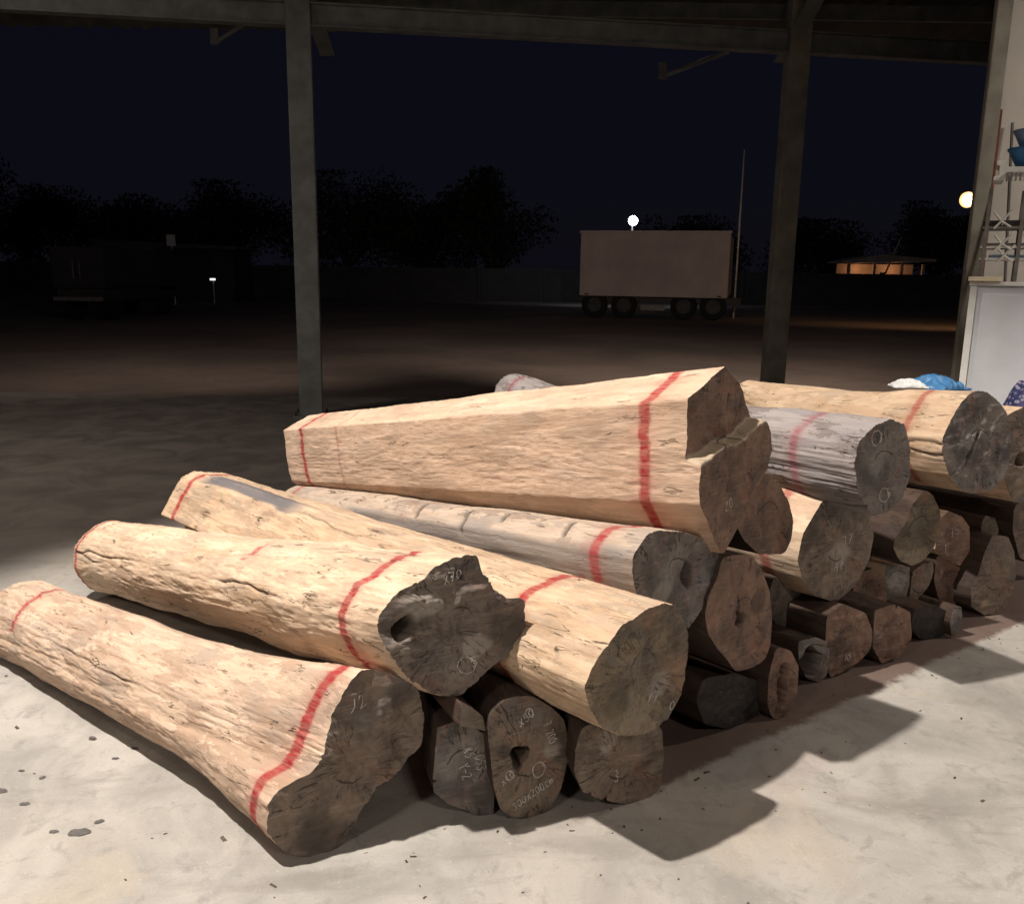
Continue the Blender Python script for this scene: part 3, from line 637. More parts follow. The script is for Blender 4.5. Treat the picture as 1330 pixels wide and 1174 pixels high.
# -- bottom row, middle
make_log('small hollow log end with a slit heart on the floor below the oval end',
    [(1008,840),(1027,845),(1037,866),(1035,900),(1027,916),(1017,933),(1003,933),(996,914),(998,878)],
    (1010,933,'z',0.003), 'gapdark', 'end_red', az=-48, naz=-66, L=2.0, fscale=.9, rough=.008, holes=[(1016,892,.022,.085,.22,.12)], endlabel='hollow reddish end')
make_log('added black log filling the shaded void left of the slit hollow end',
    [(912,882),(950,874),(984,884),(994,912),(982,938),(948,947),(915,940),(904,910)], (948,946,'z',0.003), 'gapdark', 'end_black', az=-47, naz=-52, L=2.0, fscale=.9, rough=.010)  # black log put in where there is only a shaded void
make_log('low hollow pipe-like log end behind the slit hollow end',
    [(1036,832),(1058,827),(1074,833),(1078,852),(1073,878),(1063,885),(1048,881),(1037,862)], (1063,885,'z',0.003), 'gapdark', 'end_grey', az=-48, naz=-66, L=2.0, fscale=.9, holes=[(1050,860,.055,.06,.25)], rough=.006)
make_log('blotchy reddish log end on the floor under the pale log',
    [(1073,800),(1094,784),(1124,796),(1135,826),(1128,846),(1115,859),(1094,872),(1077,880),(1071,850)], (1080,880,'z',0.003), 'gapdark', 'end_red', az=-49, naz=-62, L=2.1, fscale=.9, rough=.012, stains=[(1085,835,.05,0)], chalk=[('4x',1100,852,.035,20)])
make_log('low brown log end on the floor right of the blotchy reddish one',
    [(1136,792),(1162,784),(1182,795),(1184,828),(1168,852),(1145,862),(1133,840)], (1148,862,'z',0.003), 'gapdark', 'end_red', az=-50, naz=-64, L=2.1, fscale=.9, rough=.010)
# -- right cluster
make_log('slanting brown log end to the right of the silver grey log',
    [(1202,636),(1213,644),(1222,664),(1222,689),(1213,713),(1200,728),(1186,735),(1169,728),(1161,711),(1163,700),(1175,682),(1186,655)], (1186,735,'y',3.62), 'gapdark', 'end_olive', az=-50, naz=-68, L=2.3, tilt=1, fscale=.9)
make_log('small pale bleached square end low among the right-hand logs',
    [(1151,733),(1166,733),(1182,737),(1181,759),(1175,784),(1151,782),(1148,755)], (1163,783,'y',3.72), 'pale', 'end_grey', az=-50, naz=-70, L=1.9, fscale=.9, keep=.8, smooth=False, stains=[(1165,760,.06,1)], N=90, T=70)
make_log('narrow grey brown end between the bleached square end and the red one',
    [(1184,742),(1197,733),(1211,728),(1212,742),(1206,760),(1189,782),(1180,780)], (1190,781,'y',3.78), 'gapdark', 'end_brown', az=-50, naz=-70, L=1.9, fscale=.9, N=90, T=70)
make_log('chalk-scuffed pinkish end with cut corner below the thick tan log',
    [(1224,672),(1233,664),(1250,671),(1260,684),(1261,715),(1248,735),(1231,725),(1215,714),(1218,695)], (1248,735,'y',3.92), 'pale', 'end_red', az=-50, naz=-70, L=2.1, fscale=.9, smooth=False, keep=.7, chalk=[('75',1240,690,.05,20),('1',1228,712,.04,10)], N=110, T=80)
make_log('reddish blunt end on the floor below the chalk-scuffed one',
    [(1216,720),(1231,727),(1247,737),(1262,758),(1251,777),(1235,789),(1219,777),(1213,755)], (1235,789,'y',3.95), 'gapdark', 'end_red', az=-50, naz=-70, L=2.1, fscale=.9, N=110, T=80)
make_log('large octagonal brown log end standing on the floor at the far right',
    [(1290,695),(1310,697),(1318,715),(1321,744),(1315,773),(1301,797),(1279,799),(1262,788),(1262,765),(1272,744),(1279,719)], (1288,799,'z',0.003), 'gapdark', 'end_brown', az=-52, naz=-72, L=2.3, fscale=.9, smooth=False, keep=.6, N=110, T=80)
make_log('small tan upright end wedged above the octagonal log',
    [(1279,669),(1293,673),(1297,689),(1293,708),(1284,715),(1276,704),(1274,684)], (1285,714,'y',4.05), 'gapdark', 'end_olive', az=-52, naz=-72, L=2.0, fscale=.9, N=90, T=70)
make_log('log with round knot hole at the right edge beside the thick tan log',
    [(1306,540),(1330,528),(1362,540),(1376,580),(1368,625),(1340,652),(1315,652),(1304,625)], (1325,652,'y',3.95), 'hewn', 'end_brown', az=-52, naz=-72, L=1.6, fscale=.92, lump=.015, holes=[(1325,597,.03,.03,.1)], bands=[(.3,.02,.8)], **MD)
make_log('low log at the right edge under the knot-holed one',
    [(1318,655),(1345,650),(1368,670),(1372,710),(1350,735),(1325,725),(1316,690)], (1340,735,'y',4.4), 'gapdark', 'end_brown', az=-52, naz=-70, L=2.2, fscale=.9, N=90, T=70)

make_log('dark log end set back in the gap beside the oval end',
    [(1008,745),(1034,742),(1050,760),(1052,790),(1040,815),(1014,818),(1000,800),(1000,765)], (1026,818,'y',3.35), 'gapdark', 'end_dark', az=-52, naz=-64, L=2.0, fscale=.9, N=90, T=60)
make_log('brown log end in the dark gap between the pale log and the bleached square end',
    [(1112,745),(1134,738),(1150,752),(1152,778),(1140,798),(1118,800),(1106,775)], (1130,800,'y',3.62), 'gapdark', 'end_red', az=-52, naz=-66, L=2.0, fscale=.9, N=90, T=60)
make_log('added black filler log for the shaded gap under the narrow grey brown end',
    [(1188,790),(1214,786),(1234,796),(1236,816),(1220,828),(1195,830),(1182,815)], (1205,830,'z',0.003), 'gapdark', 'end_black', az=-54, naz=-68, L=2.0, fscale=.9, N=90, T=60)  # added filler, its black end paints the shade of the gap
make_log('thin split billet standing on its side below the reddish blunt end',
    [(1240,786),(1249,788),(1250,806),(1243,824),(1236,828),(1234,808)], (1240,828,'z',0.003), 'gapdark', 'end_grey', az=-56, naz=-68, L=1.2, fscale=.9, N=60, T=40)
make_log('dark red log end low behind the black void log',
    [(893,868),(912,862),(926,880),(926,910),(908,930),(890,924),(884,895)], (905,930,'y',2.95), 'gapdark', 'end_red', az=-52, naz=-60, L=1.9, fscale=.9, N=90, T=60)
# ---------------------------------------------------------------- the shed: columns, eave beam, rafters, purlins, roof, partition
def roofz(y): return 4.62 + 11.0 * .34 - abs(y) * .34
shed = tag(empty('open_shed'), 'open-sided steel shed with grey columns and dark roof over the logs', 'shed')
BZ = 4.19
cA = Pz(405, 540); cB = PY(1018, 300, 10.3)
ydir = Vector((cB.x - cA.x, cB.y - cA.y, 0)).normalized(); brot = Matrix.Rotation(math.atan2(ydir.y, ydir.x), 3, 'Z')
def column(x, y, wdt, dep, ztop, mat, rot):
    mb = MB()
    mb.box(-wdt / 2, wdt / 2, -dep / 2, dep / 2, 0.012, ztop, bev=.012)
    c = mb.build('column', mat, shed); c.location = (x, y, 0); c.rotation_euler = rot.to_euler()
    b = MB().box(-wdt / 2 - .07, wdt / 2 + .07, -dep / 2 - .07, dep / 2 + .07, 0.0, .02).build('base_plate', mat, c)
    for sx in (-1, 1):
        for sy in (-1, 1):
            MB().tube([(sx * (wdt / 2 + .035), sy * (dep / 2 + .035), .02), (sx * (wdt / 2 + .035), sy * (dep / 2 + .035), .06)], .012, 6).build('anchor_bolt', M['dark'], c)
    return c
column(cA.x, cA.y, .25, .16, roofz(cA.y) - .2, M['steel'], brot)
column(cB.x, cB.y, .25, .16, roofz(cB.y) - .2, M['steel_olive'], brot)
zA = PY(400, 20, cA.y).z; zB = PY(1020, 56, cB.y).z; mid = (cA + cB) / 2; HL = Vector((cB.x - cA.x, cB.y - cA.y)).length / 2
pit = math.atan2(zB - zA, 2 * HL); mb = MB()
for a, b in ((-9.0, -HL - .13), (-HL + .13, HL - .13), (HL + .13, 6.5)):
    mb.box(a, b, -.006, .006, -.10, .10); mb.box(a, b, -.07, .07, .1002, .114); mb.box(a, b, -.07, .07, -.114, -.1002)
bo = mb.build('eave_beam', M['steel'], shed); bo.location = (mid.x, mid.y, (zA + zB) / 2); bo.rotation_euler = (0, -pit, math.atan2(ydir.y, ydir.x))
for x in (-7.6, cA.x, cB.x, 8.6):
    for sg in (1, -1):
      mb = MB(); sl_ = sg * math.atan(.34); L_ = 11.55 if sg > 0 else 8.9; yc = sg * (L_ / 2 * math.cos(sl_) + .02)
      mb.box(-.09, .09, -L_ / 2, L_ / 2, -.16, -.148); mb.box(-.09, .09, -L_ / 2, L_ / 2, .148, .16); mb.box(-.005, .005, -L_ / 2, L_ / 2, -.1478, .1478)
      r = mb.build('rafter', M['steel'], shed); r.location = (x, yc, roofz(yc) - .40); r.rotation_euler = (-sl_, 0, 0)
for i in range(13):
    y = 10.75 - i * 1.5
    mb = MB(); mb.box(-13, 9.3, -.03, .03, -.08, .08); p = mb.build('purlin', M['steel'], shed); p.location = (0, y, roofz(y) - .11)
# corrugated roof sheet
xs_ = np.arange(-13.5, 9.6, .06); ys_ = np.array([11.4, 0.0, -8.5])
V = np.array([(x, y, roofz(y) + (.018 if (i // 2) % 2 else -.005)) for y in ys_ for i, x in enumerate(xs_)])
n_ = len(xs_); Q = np.array([(j * n_ + i, j * n_ + i + 1, (j + 1) * n_ + i + 1, (j + 1) * n_ + i) for j in range(2) for i in range(n_ - 1)])
link('roof_sheet', grid_mesh('roof_sheet', V, Q, None, False), M['roofsheet'], shed)
# right-hand post and partition of wide panels
pp = PY(1277, 230, 6.6); PX = pp.x
column(PX, 6.6, .115, .05, roofz(6.6) - .2, M['steel_olive'], Matrix.Identity(3))
for i in range(5):
    x0 = PX + .09 + i * 1.18
    MB().box(x0, x0 + 1.172, 6.72, 6.76, 0.02, roofz(6.76) - .25, bev=.006).build('wall_panel', M['wallpanel'], shed)
for i in range(16):
    x0 = -13 + i * 1.45
    MB().box(x0, x0 + 1.44, -8.3, -8.25, 0.02, 5.3, bev=.006).build('wall_panel', M['wallpanel'], shed)
# struts and outside arms under the eave
def arm(px, py, Y, dx, nm='eave_arm'):
    p = PY(px, py, Y); mb = MB()
    mb.box(p.x, p.x + .10, p.y - .04, p.y + .04, p.z - .11, p.z + .07); mb.tube([(p.x + .05, p.y, p.z - .08), (p.x + dx, p.y - .2, p.z + .16)], .03, 8)
    return mb.build(nm, M['steel'], shed)
arm(274, 46, 11.2, .6); arm(855, 90, 11.2, .8)

# ---------------------------------------------------------------- lamps of the shed
def spot(name, loc, aim, power, cone, blend, col, rad, parent):
    l = bpy.data.lights.new(name, 'SPOT'); l.energy = power; l.spot_size = R(cone); l.spot_blend = blend; l.color = col; l.shadow_soft_size = rad
    o = bpy.data.objects.new(name, l); COL.objects.link(o); o.location = loc; o.rotation_euler = (Vector(loc) - Vector(aim)).to_track_quat('Z', 'Y').to_euler(); return o
def floodlight(label, loc, aim, power, cone, blend, col, rad, hang, back=0.0):
    o = empty('floodlight', loc); q = (Vector(loc) - Vector(aim)).to_track_quat('Z', 'Y').to_matrix()
    h = MB().box(-.19, .19, -.14, .14, .03, .13, bev=.015).build('housing', M['dark'], o); h.rotation_euler = q.to_euler()
    g = MB().box(-.165, .165, -.115, .115, .018, .0295).build('glass', M['lamp_flood'], o); g.rotation_euler = q.to_euler()
    MB().tube([(0, 0, .06), (0, back * .1, hang - .02), (0, back, hang)], .014, 8).build('hanger', M['dark'], o)
    tag(o, label, 'floodlight')
    spot('floodlight_beam', Vector(loc) + q @ Vector((0, 0, -.01)), aim, power, cone, blend, col, rad, o)
floodlight('floodlight hanging from the roof above the log stack', KEY_POS, KEY_AIM, KEY_W, KEY_CONE, KEY_BLEND, (1.0, .925, .835), .09, roofz(KEY_POS[1]) - KEY_POS[2] - .12)
def batten(loc, power, label, rz=0.0):
    o = empty('tube_batten', loc, rz)
    MB().box(-.65, .65, -.06, .06, .03, .09, bev=.01).build('housing', M['white'], o)
    MB().tube([(-.6, 0, .005), (.6, 0, .005)], .013, 10).build('tube', M['lamp_tube'], o)
    for sx in (-.5, .5): MB().tube([(sx, 0, .09), (sx, 0, roofz(loc[1]) - loc[2] - .03)], .005, 6).build('hanger', M['dark'], o)
    tag(o, label, 'tube lamp', 'tube lamps under the shed roof')
    l = bpy.data.lights.new('tube_glow', 'AREA'); l.shape = 'RECTANGLE'; l.size = 1.2; l.size_y = .10; l.energy = power; l.color = (1.0, .89, .78)
    a = bpy.data.objects.new('tube_glow', l); COL.objects.link(a); a.location = (loc[0], loc[1], loc[2] - .02); a.rotation_euler = (0, 0, rz)
batten((-3.2, -2.2, 4.6), TUBE_W * 1.3, 'tube lamp behind the viewer on the left')
batten((2.2, -3.0, 4.6), TUBE_W * 1.5, 'tube lamp behind the viewer on the right')
batten((-5.2, 5.6, 4.7), TUBE_W * .9, 'added fill lamp above the empty floor on the left', R(90))  # unseen extra lamp, added to lift the back floor and left column
batten((5.6, 3.4, 4.4), TUBE_W * 1.6, 'tube lamp in front of the cabinet wall', R(20))

# ---------------------------------------------------------------- cabinet corner
CY = 5.9
c0 = PY(1256, 430, CY); top = PY(1290, 366, CY).z; CX = c0.x
CRZ = -math.atan2(CX, CY)
LX = Vector((math.cos(CRZ), math.sin(CRZ), 0)); LY = Vector((-math.sin(CRZ), math.cos(CRZ), 0))
cab = empty('metal_cabinet', (CX, CY, 0), CRZ); tag(cab, 'tall pale grey metal cabinet at the right edge behind the logs', 'cabinet')
MB().box(.012, 1.5, 0.0, .55, .06, top - .03, bev=.008).build('body', M['cab'], cab)
MB().box(-.02, 1.53, -.02, .57, top - .028, top, bev=.006).build('top_plate', M['cabtrim'], cab)
MB().box(-.012, .030, -.012, -.0005, .06, top - .032).build('edge_trim', M['cabtrim'], cab)
for k in range(2):
    d_ = MB().box(.06 + k * .72, .765 + k * .72, -.016, -.0008, .12, top - .08, bev=.004).build('door', M['cab'], cab)
    MB().box(.70 - k * .56 + k * .72, .72 - k * .56 + k * .72, -.04, -.0165, top * .5, top * .5 + .14, bev=.004).build('handle', M['dark'], d_)
for sx in (.05, 1.42):
    for sy in (.04, .5): MB().box(sx, sx + .05, sy - .02, sy + .03, 0.0, .062).build('foot', M['dark'], cab)
def onpx(px, py, Y): return PY(px, py, Y)
bd = MB().box(-.03, .17, -.05, .25, .002, .032, bev=.004).build('board_offcut', M['board']); bd.location = (CX, CY, top); bd.rotation_euler = (0, 0, CRZ); tag(bd, 'short pale board offcut on the near corner of the cabinet', 'board')
# rack of steel shelves standing on the cabinet
rk = empty('shelf_rack', (CX, CY, top), CRZ); tag(rk, 'low open shelf rack on the cabinet loaded with bundles', 'rack')
def rq(px, py):
    return Pp(px, py, Vector((CX, CY, 0)) + LY * .3, LY) - Vector((CX, CY, top))
def rx(px): return rq(px, 300).dot(LX)
def rz_(py): return rq(1300, py).z
for px in (1281, 1325, 1360):
    for yy in (.18, .48): MB().box(rx(px) - .012, rx(px) + .012, yy - .012, yy + .012, .002, rz_(246)).build('post', M['rod_grey'], rk)
for py in (337, 322, 297): MB().box(rx(1276), rx(1370), .17, .49, rz_(py) - .008, rz_(py) + .008).build('shelf', M['cabtrim'] if py != 297 else M['rod_grey'], rk)
# white channel bar lying over the rack, ridged plate under it
wb = empty('white_channel_bar', (CX, CY, top + rz_(240)), CRZ); tag(wb, 'white coated channel bar with flanged end lying across the rack', 'channel bar')
z0 = .012
MB().prism([(rx(1282), z0), (rx(1294), z0), (rx(1298), z0 + .05), (rx(1380), z0 + .04), (rx(1380), z0 + .075), (rx(1298), z0 + .085), (rx(1294), z0 + .125), (rx(1284), z0 + .125), (rx(1284), z0 + .10), (rx(1288), z0 + .09), (rx(1288), z0 + .03), (rx(1282), z0 + .025)], .12, .42).build('bar', M['white'], wb)
for i in range(14):
    x_ = rx(1297) + i * .026
    MB().box(x_, x_ + .012, .10, .118, z0 - .01, z0 + .045).build('rib', M['rod_grey'], wb)
for px, py, r_, nm, mt, lb in ((1332, 206, .17, 'plastic_basin', 'blue', 'blue plastic basin on top of the white channel bar'), (1334, 190, .16, 'plastic_basin', 'bluepale', 'pale blue plastic basin stacked inside the darker blue one')):
    p = Vector((CX, CY, top)) + LX * rx(px) + LY * .28
    zb = top + rz_(240) + .10 + (0 if mt == 'blue' else .115)
    mb = MB(); n_ = 28; prof = [(.55, 0), (.62, .0), (.92, .10), (1.0, .115), (1.0, .125), (.90, .11), (.60, .012), (.02, .012)]
    rings = [[mb.bm.verts.new((math.cos(2 * math.pi * k / n_) * r_ * a_, math.sin(2 * math.pi * k / n_) * r_ * a_, h_)) for k in range(n_)] for a_, h_ in prof]
    for i in range(len(rings) - 1):
        for k in range(n_): mb.bm.faces.new((rings[i][k], rings[i][(k + 1) % n_], rings[i + 1][(k + 1) % n_], rings[i + 1][k]))
    mb.bm.faces.new(rings[0][::-1]); mb.bm.faces.new(rings[-1])
    o = mb.build(nm, M[mt], None, True); o.location = (p.x, p.y, zb); tag(o, lb, 'basin')
for (xa, ya, xb, yb, mt, nm, lb, rr) in ((1300, 143, 1276, 352, 'rod_red', 'leaning_rod', 'red oxide rod leaning against the wall behind the cabinet', .013), (1315, 160, 1306, 350, 'rod_grey', 'leaning_rod', 'grey rod leaning against the wall beside the red one', .011)):
    p1 = PY(xa, ya, 6.66); p2 = PY(xb, yb, 6.50); dd = (p2 - p1); p3 = p1 + dd * (p1.z / -dd.z) if dd.z < 0 else p2
    tag(MB().tube([p3 + Vector((0, 0, .004)), p1], rr, 8).build(nm, M[mt]), lb, 'rod')
# tied bundles of slats on the shelves
def bundle(label, pxa, pxb, py, mat, n):
    o = empty('slat_bundle', (CX, CY, top + rz_(py) + .009), CRZ); tag(o, label, 'bundle')
    xa, xb = rx(pxa), rx(pxb)
    for i in range(n): MB().box(xa + random.uniform(-.01, .01), xb, .19 + (i % 4) * .07, .25 + (i % 4) * .07, .001 + (i // 4) * .02, .019 + (i // 4) * .02).build('slat', M[mat], o)
    for f in (.25, .7):
        x_ = xa + (xb - xa) * f; h_ = .02 * ((n + 3) // 4) + .004
        MB().tube([(x_, .18, 0.004), (x_, .178, h_), (x_, .475, h_), (x_, .475, .004)], .006, 6).build('twine', M['twine'], o)
        MB().tube([(x_ - .06, .17, h_ + .05), (x_ - .01, .172, h_ - .01), (x_ + .05, .168, h_ - .05)], .008, 6).build('twine_end', M['twine'], o)
        MB().tube([(x_ + .05, .17, h_ + .06), (x_, .171, h_), (x_ - .05, .168, h_ - .06)], .008, 6).build('twine_end', M['twine'], o)
bundle('tied bundle of dark slats on the upper rack shelf', 1278, 1370, 297, 'dark', 8)
bundle('tied bundle of grey slats on the middle rack shelf', 1284, 1368, 322, 'rod_grey', 4)
bundle('tied bundle of pale blue slats on the lowest rack shelf', 1290, 1368, 337, 'bluepale', 4)

# ---------------------------------------------------------------- sheet and sack on the right-hand logs
def crumple(name, mat, ctr, sx, sy, sz, label, cat, seed, n=56, sack=False):
    u = np.linspace(-1, 1, n); U, Vv = np.meshgrid(u, u)
    rr = np.hypot(U, Vv) if sack else (np.abs(U)**4 + np.abs(Vv)**4)**.25; e = np.sqrt(np.clip(1 - rr**2.4, 0, 1))
    if sack: h = sz * e * (1 + .16 * fbm(U * 2.2 + seed, Vv * 2.2, seed, 2)) + .022 * e * (1 - np.abs(fbm(U * 5 + seed, Vv * 5, seed, 3)) * 2)
    else: h = sz * e * (.35 + .65 * np.clip(.5 + noise3(U * 1.1 + seed, Vv * 1.1, seed), 0, 1)) + sz * .35 * e * (1 - np.abs(noise3(U * 2.6 + Vv * 1.3 + seed, Vv * 2.0, seed + 3)) * 2.5)
    h = np.maximum(h, 0)
    X_ = U * sx * (1 + .18 * noise3(U * 1.5, Vv * 1.5, seed + 8)); Y_ = Vv * sy * (1 + .18 * noise3(U * 1.5, Vv * 1.5, seed + 18))
    top_ = np.stack([X_, Y_, h + .012], -1).reshape(-1, 3); bot = np.stack([X_, Y_, np.zeros_like(h)], -1).reshape(-1, 3)
    ii = np.arange(n * n).reshape(n, n); q = np.stack([ii[:-1, :-1], ii[:-1, 1:], ii[1:, 1:], ii[1:, :-1]], -1).reshape(-1, 4)
    ed = np.concatenate([ii[0, :-1], ii[:-1, -1], ii[-1, :0:-1], ii[:0:-1, 0]]); e2 = np.roll(ed, -1)
    sk = np.stack([ed + n * n, e2 + n * n, e2, ed], -1)
    o = link(name, grid_mesh(name, np.concatenate([top_, bot]), np.concatenate([q, q[:, ::-1] + n * n, sk])), M[mat]); o.location = ctr
    return tag(o, label, cat)
p = PY(1215, 500, 5.0); crumple('plastic_sheet', 'blue', (p.x, p.y, p.z - .02), .14, .13, .07, 'crumpled blue plastic sheet behind the thick tan log', 'plastic sheet', 3.3).rotation_euler = (0, 0, .4)
p = PY(1180, 501, 4.85); crumple('plastic_film', 'film', (p.x, p.y, p.z - .01), .09, .07, .03, 'scrap of white plastic film beside the blue sheet', 'plastic film', 9.1)
p = PY(1334, 560, 4.9); o = crumple('cloth_sack', 'sack', (p.x, p.y, p.z - .05), .17, .17, .30, 'dark blue patterned cloth sack at the right edge by the cabinet', 'sack', 5.2, sack=True)

# ---------------------------------------------------------------- yard
def wheel(parent, x, y, r=.5, wd=.28, rim='dark'):
    t_ = MB().tube([(x, y - wd / 2, r), (x, y - wd / 2 + .04, r), (x, y + wd / 2 - .04, r), (x, y + wd / 2, r)], [r * .92, r, r, r * .92], 24).build('wheel', M['rubber'], parent)
    MB().tube([(x, y - wd / 2 - .012, r), (x, y - wd / 2 + .05, r)], [r * .55, r * .5], 18).build('rim', M[rim], t_)
pl = PY(752, 390, 34.0); pr = PY(944, 395, 32.6)
ang_ = math.atan2(pr.y - pl.y, pr.x - pl.x); LEN = (Vector((pr.x, pr.y)) - Vector((pl.x, pl.y))).length
zb = PY(850, 386, 33.3).z; zt = PY(850, 303, 33.3).z
tr = empty('container_trailer', (pl.x, pl.y, -.06), ang_); tag(tr, 'dull pink cargo box on a trailer parked in the dark yard', 'trailer')
b_ = MB().box(0, LEN, 0, 2.4, zb + .06, zt + .06, bev=.04).build('cargo_box', M['container'], tr)
for i in range(24):
    x_ = .12 + i * (LEN - .24) / 24; MB().box(x_, x_ + .12, -.025, -.002, zb + .22, zt - .08).build('side_rib', M['container'], b_)
MB().box(-.03, LEN + .03, -.035, .06, zt + .05, zt + .15).build('top_rail', M['container'], b_)
for k in range(4): MB().tube([(LEN + .075, .3 + k * .58, zb + .2), (LEN + .075, .3 + k * .58, zt - .1)], .02, 6).build('lock_bar', M['rod_grey'], b_)
for x_ in (.3, LEN - .3): MB().box(x_ - .08, x_ + .08, -.05, -.03, zb + .1, zb + .16).build('reflector', M['rod_red'], b_)
MB().box(2.2, 3.0, .12, .2, zb - .55, zb - .25).build('tool_box', M['dark'], tr)
for k in range(2): MB().box(LEN + .005, LEN + .05, .06 + k * 1.16, 1.16 + k * 1.16, zb + .15, zt - .02).build('door', M['containerdoor'], b_)
MB().box(-.1, LEN + .5, .25, .45, zb - .2, zb + .055).build('chassis_rail', M['dark'], tr); MB().box(-.1, LEN + .5, 1.95, 2.15, zb - .2, zb + .055).build('chassis_rail', M['dark'], tr)
for x_ in (.6, 1.75, LEN - 1.6, LEN - .5): wheel(tr, x_, .2, .5)
MB().box(2.4, LEN - 2.3, .0, .06, zb - .45, zb - .25).build('side_guard', M['rod_grey'], tr)
p = PY(960, 300, 34.5); zt2 = PY(960, 195, 34.5).z
tag(MB().tube([(p.x, p.y, -.06), (p.x, p.y, zt2)], [.045, .03], 10).build('mast', M['galv']), 'slender bare mast standing beside the trailer', 'mast')
# yard lamps on poles
def yard_lamp(px, py, Y, mat, label, power, col, r, off=0.0):
    p = PY(px, py, Y); o = empty('yard_lamp', (p.x, p.y, -.06)); tag(o, label, 'lamp')
    h = p.z + .06
    MB().tube([(off, .15, 0), (off, .15, h + .25)], [.08, .05], 10).build('pole', M['dark'], o)
    MB().tube([(off, .15, h + .22), (0, .05, h + .2)], .035, 8).build('arm', M['galv'], o)
    MB().box(-.2, .2, .02, .14, h - .02, h + .24, bev=.03).build('housing', M['dark'], o)
    bm = bmesh.new(); bmesh.ops.create_icosphere(bm, subdivisions=3, radius=r, matrix=Matrix.Translation((0, -.08, h)) @ Matrix.Diagonal((1, .7, 1, 1)))
    me = bpy.data.meshes.new('globe'); bm.to_mesh(me); bm.free(); me.shade_smooth(); link('globe', me, M[mat], o)
    l = bpy.data.lights.new('yard_lamp_glow', 'SPOT'); l.energy = power * 2; l.color = col; l.shadow_soft_size = .2; l.spot_size = R(150); l.spot_blend = .6
    a = bpy.data.objects.new('yard_lamp_glow', l); COL.objects.link(a); a.location = (p.x, p.y - .45, p.z); a.rotation_euler = (R(48), 0, 0)
yard_lamp(822, 287, 46, 'lamp_white', 'bright white yard lamp above the trailer', 110, (.85, .92, 1), .24)
yard_lamp(1255, 260, 30, 'lamp_orange', 'orange yard lamp beside the right-hand post', 110, (1, .55, .22), .26, off=1.3)
# far lit hut
hp = PY(1098, 372, 62); hq = PY(1200, 372, 62); hz = PY(1150, 340, 62).z; Wd = hq.x - hp.x
hut = empty('far_hut', (hp.x, hp.y, -.06)); tag(hut, 'small far hut lit orange by its own lamp', 'hut')
MB().box(0, Wd, 2.0, 2.2, 0, hz - .1).build('wall', M['hut'], hut)
MB().prism([(-.6, hz - .1), (Wd + .4, hz + .1), (Wd + .4, hz + .26), (Wd * .4, hz + .55), (-.6, hz + .06)], -.6, 2.4).build('roof', M['hut'], hut)
for x_ in (.15, Wd * .35, Wd * .7, Wd - .15): MB().box(x_ - .09, x_ + .09, 0, .18, 0, hz - .1).build('post', M['hut'], hut)
for x_ in (Wd * .22, Wd * .55): 
    w_ = MB().box(x_ - .45, x_ + .45, 1.96, 1.998, .7, 1.9).build('window', M['dark'], hut)
MB().tube([(Wd * .36, -.3, .3), (Wd * .62, -.35, hz + 1.7)], .07, 8).build('ladder_pole', M['hut'], hut)
bm = bmesh.new(); bmesh.ops.create_icosphere(bm, subdivisions=2, radius=.12, matrix=Matrix.Translation((Wd * .5, -.2, hz + .4))); me = bpy.data.meshes.new('bulb'); bm.to_mesh(me); bm.free(); link('bulb', me, M['lamp_orange'], hut)
for fx in (.25, .7):
    l = bpy.data.lights.new('hut_bulb_glow', 'POINT'); l.energy = 24; l.color = (1, .45, .2); l.shadow_soft_size = .1
    a = bpy.data.objects.new('hut_bulb_glow', l); COL.objects.link(a); a.location = (hp.x + Wd * fx, hp.y + 1.0, hz - .5)
# parked box truck far left
p0 = PY(72, 420, 27.0); p1 = PY(140, 420, 27.0); tk = empty('box_truck', (p0.x, p0.y, -.06)); tag(tk, 'dark box truck parked in the yard at the far left', 'truck')
tw = p1.x - p0.x; tz = PY(100, 318, 27).z
MB().box(0, tw, 0, 4.2, 1.0, tz, bev=.04).build('box', M['truckbox'], tk)
for k in range(2):
    d_ = MB().box(.06 + k * tw / 2, tw / 2 - .03 + k * tw / 2, -.03, -.002, 1.08, tz - .1).build('rear_door', M['truckbox'], tk)
    MB().box(tw / 2 - .12 + k * .2, tw / 2 - .09 + k * .2, -.055, -.0305, 1.3, tz - .4).build('latch_bar', M['rod_grey'], d_)
MB().box(.1, tw - .1, 4.3, 6.0, .7, 2.4, bev=.15).build('cab', M['truckbox'], tk)
MB().box(.1, tw - .1, .1, 5.9, .6, .98).build('chassis', M['dark'], tk)
for x_ in (.25, tw - .25):
    for y_ in (.9, 4.9):
        t_ = MB().tube([(x_ - .14, y_, .48), (x_ + .14, y_, .48)], .48, 20).build('wheel', M['rubber'], tk)
MB().box(.05, tw - .05, -.1, -.04, .62, .74).build('bumper', M['rod_grey'], tk)
# small white notice board and self-glowing reflector by the far fence
p = PY(222, 312, 40); nb = empty('notice_board', (p.x, p.y, -.06)); tag(nb, 'small whitish notice board on a post far across the yard', 'sign')
MB().tube([(0, .04, 0), (0, .04, p.z + .2)], .04, 8).build('post', M['galv'], nb); MB().box(-.2, .2, -.02, 0, p.z - .2, p.z + .3).build('board', M['white'], nb)
p = PY(276, 363, 42); rp = empty('glow_reflector', (p.x, p.y, -.06)); tag(rp, 'tiny white reflector, made to glow, low across the yard', 'lamp')
MB().tube([(0, .1, 0), (0, .1, p.z + .1)], .035, 8).build('post', M['galv'], rp); MB().box(-.13, .13, -.02, .06, p.z + .01, p.z + .11, bev=.02).build('lens', emit('glow_reflector_lens', (1, .98, .92), 1.1), rp)
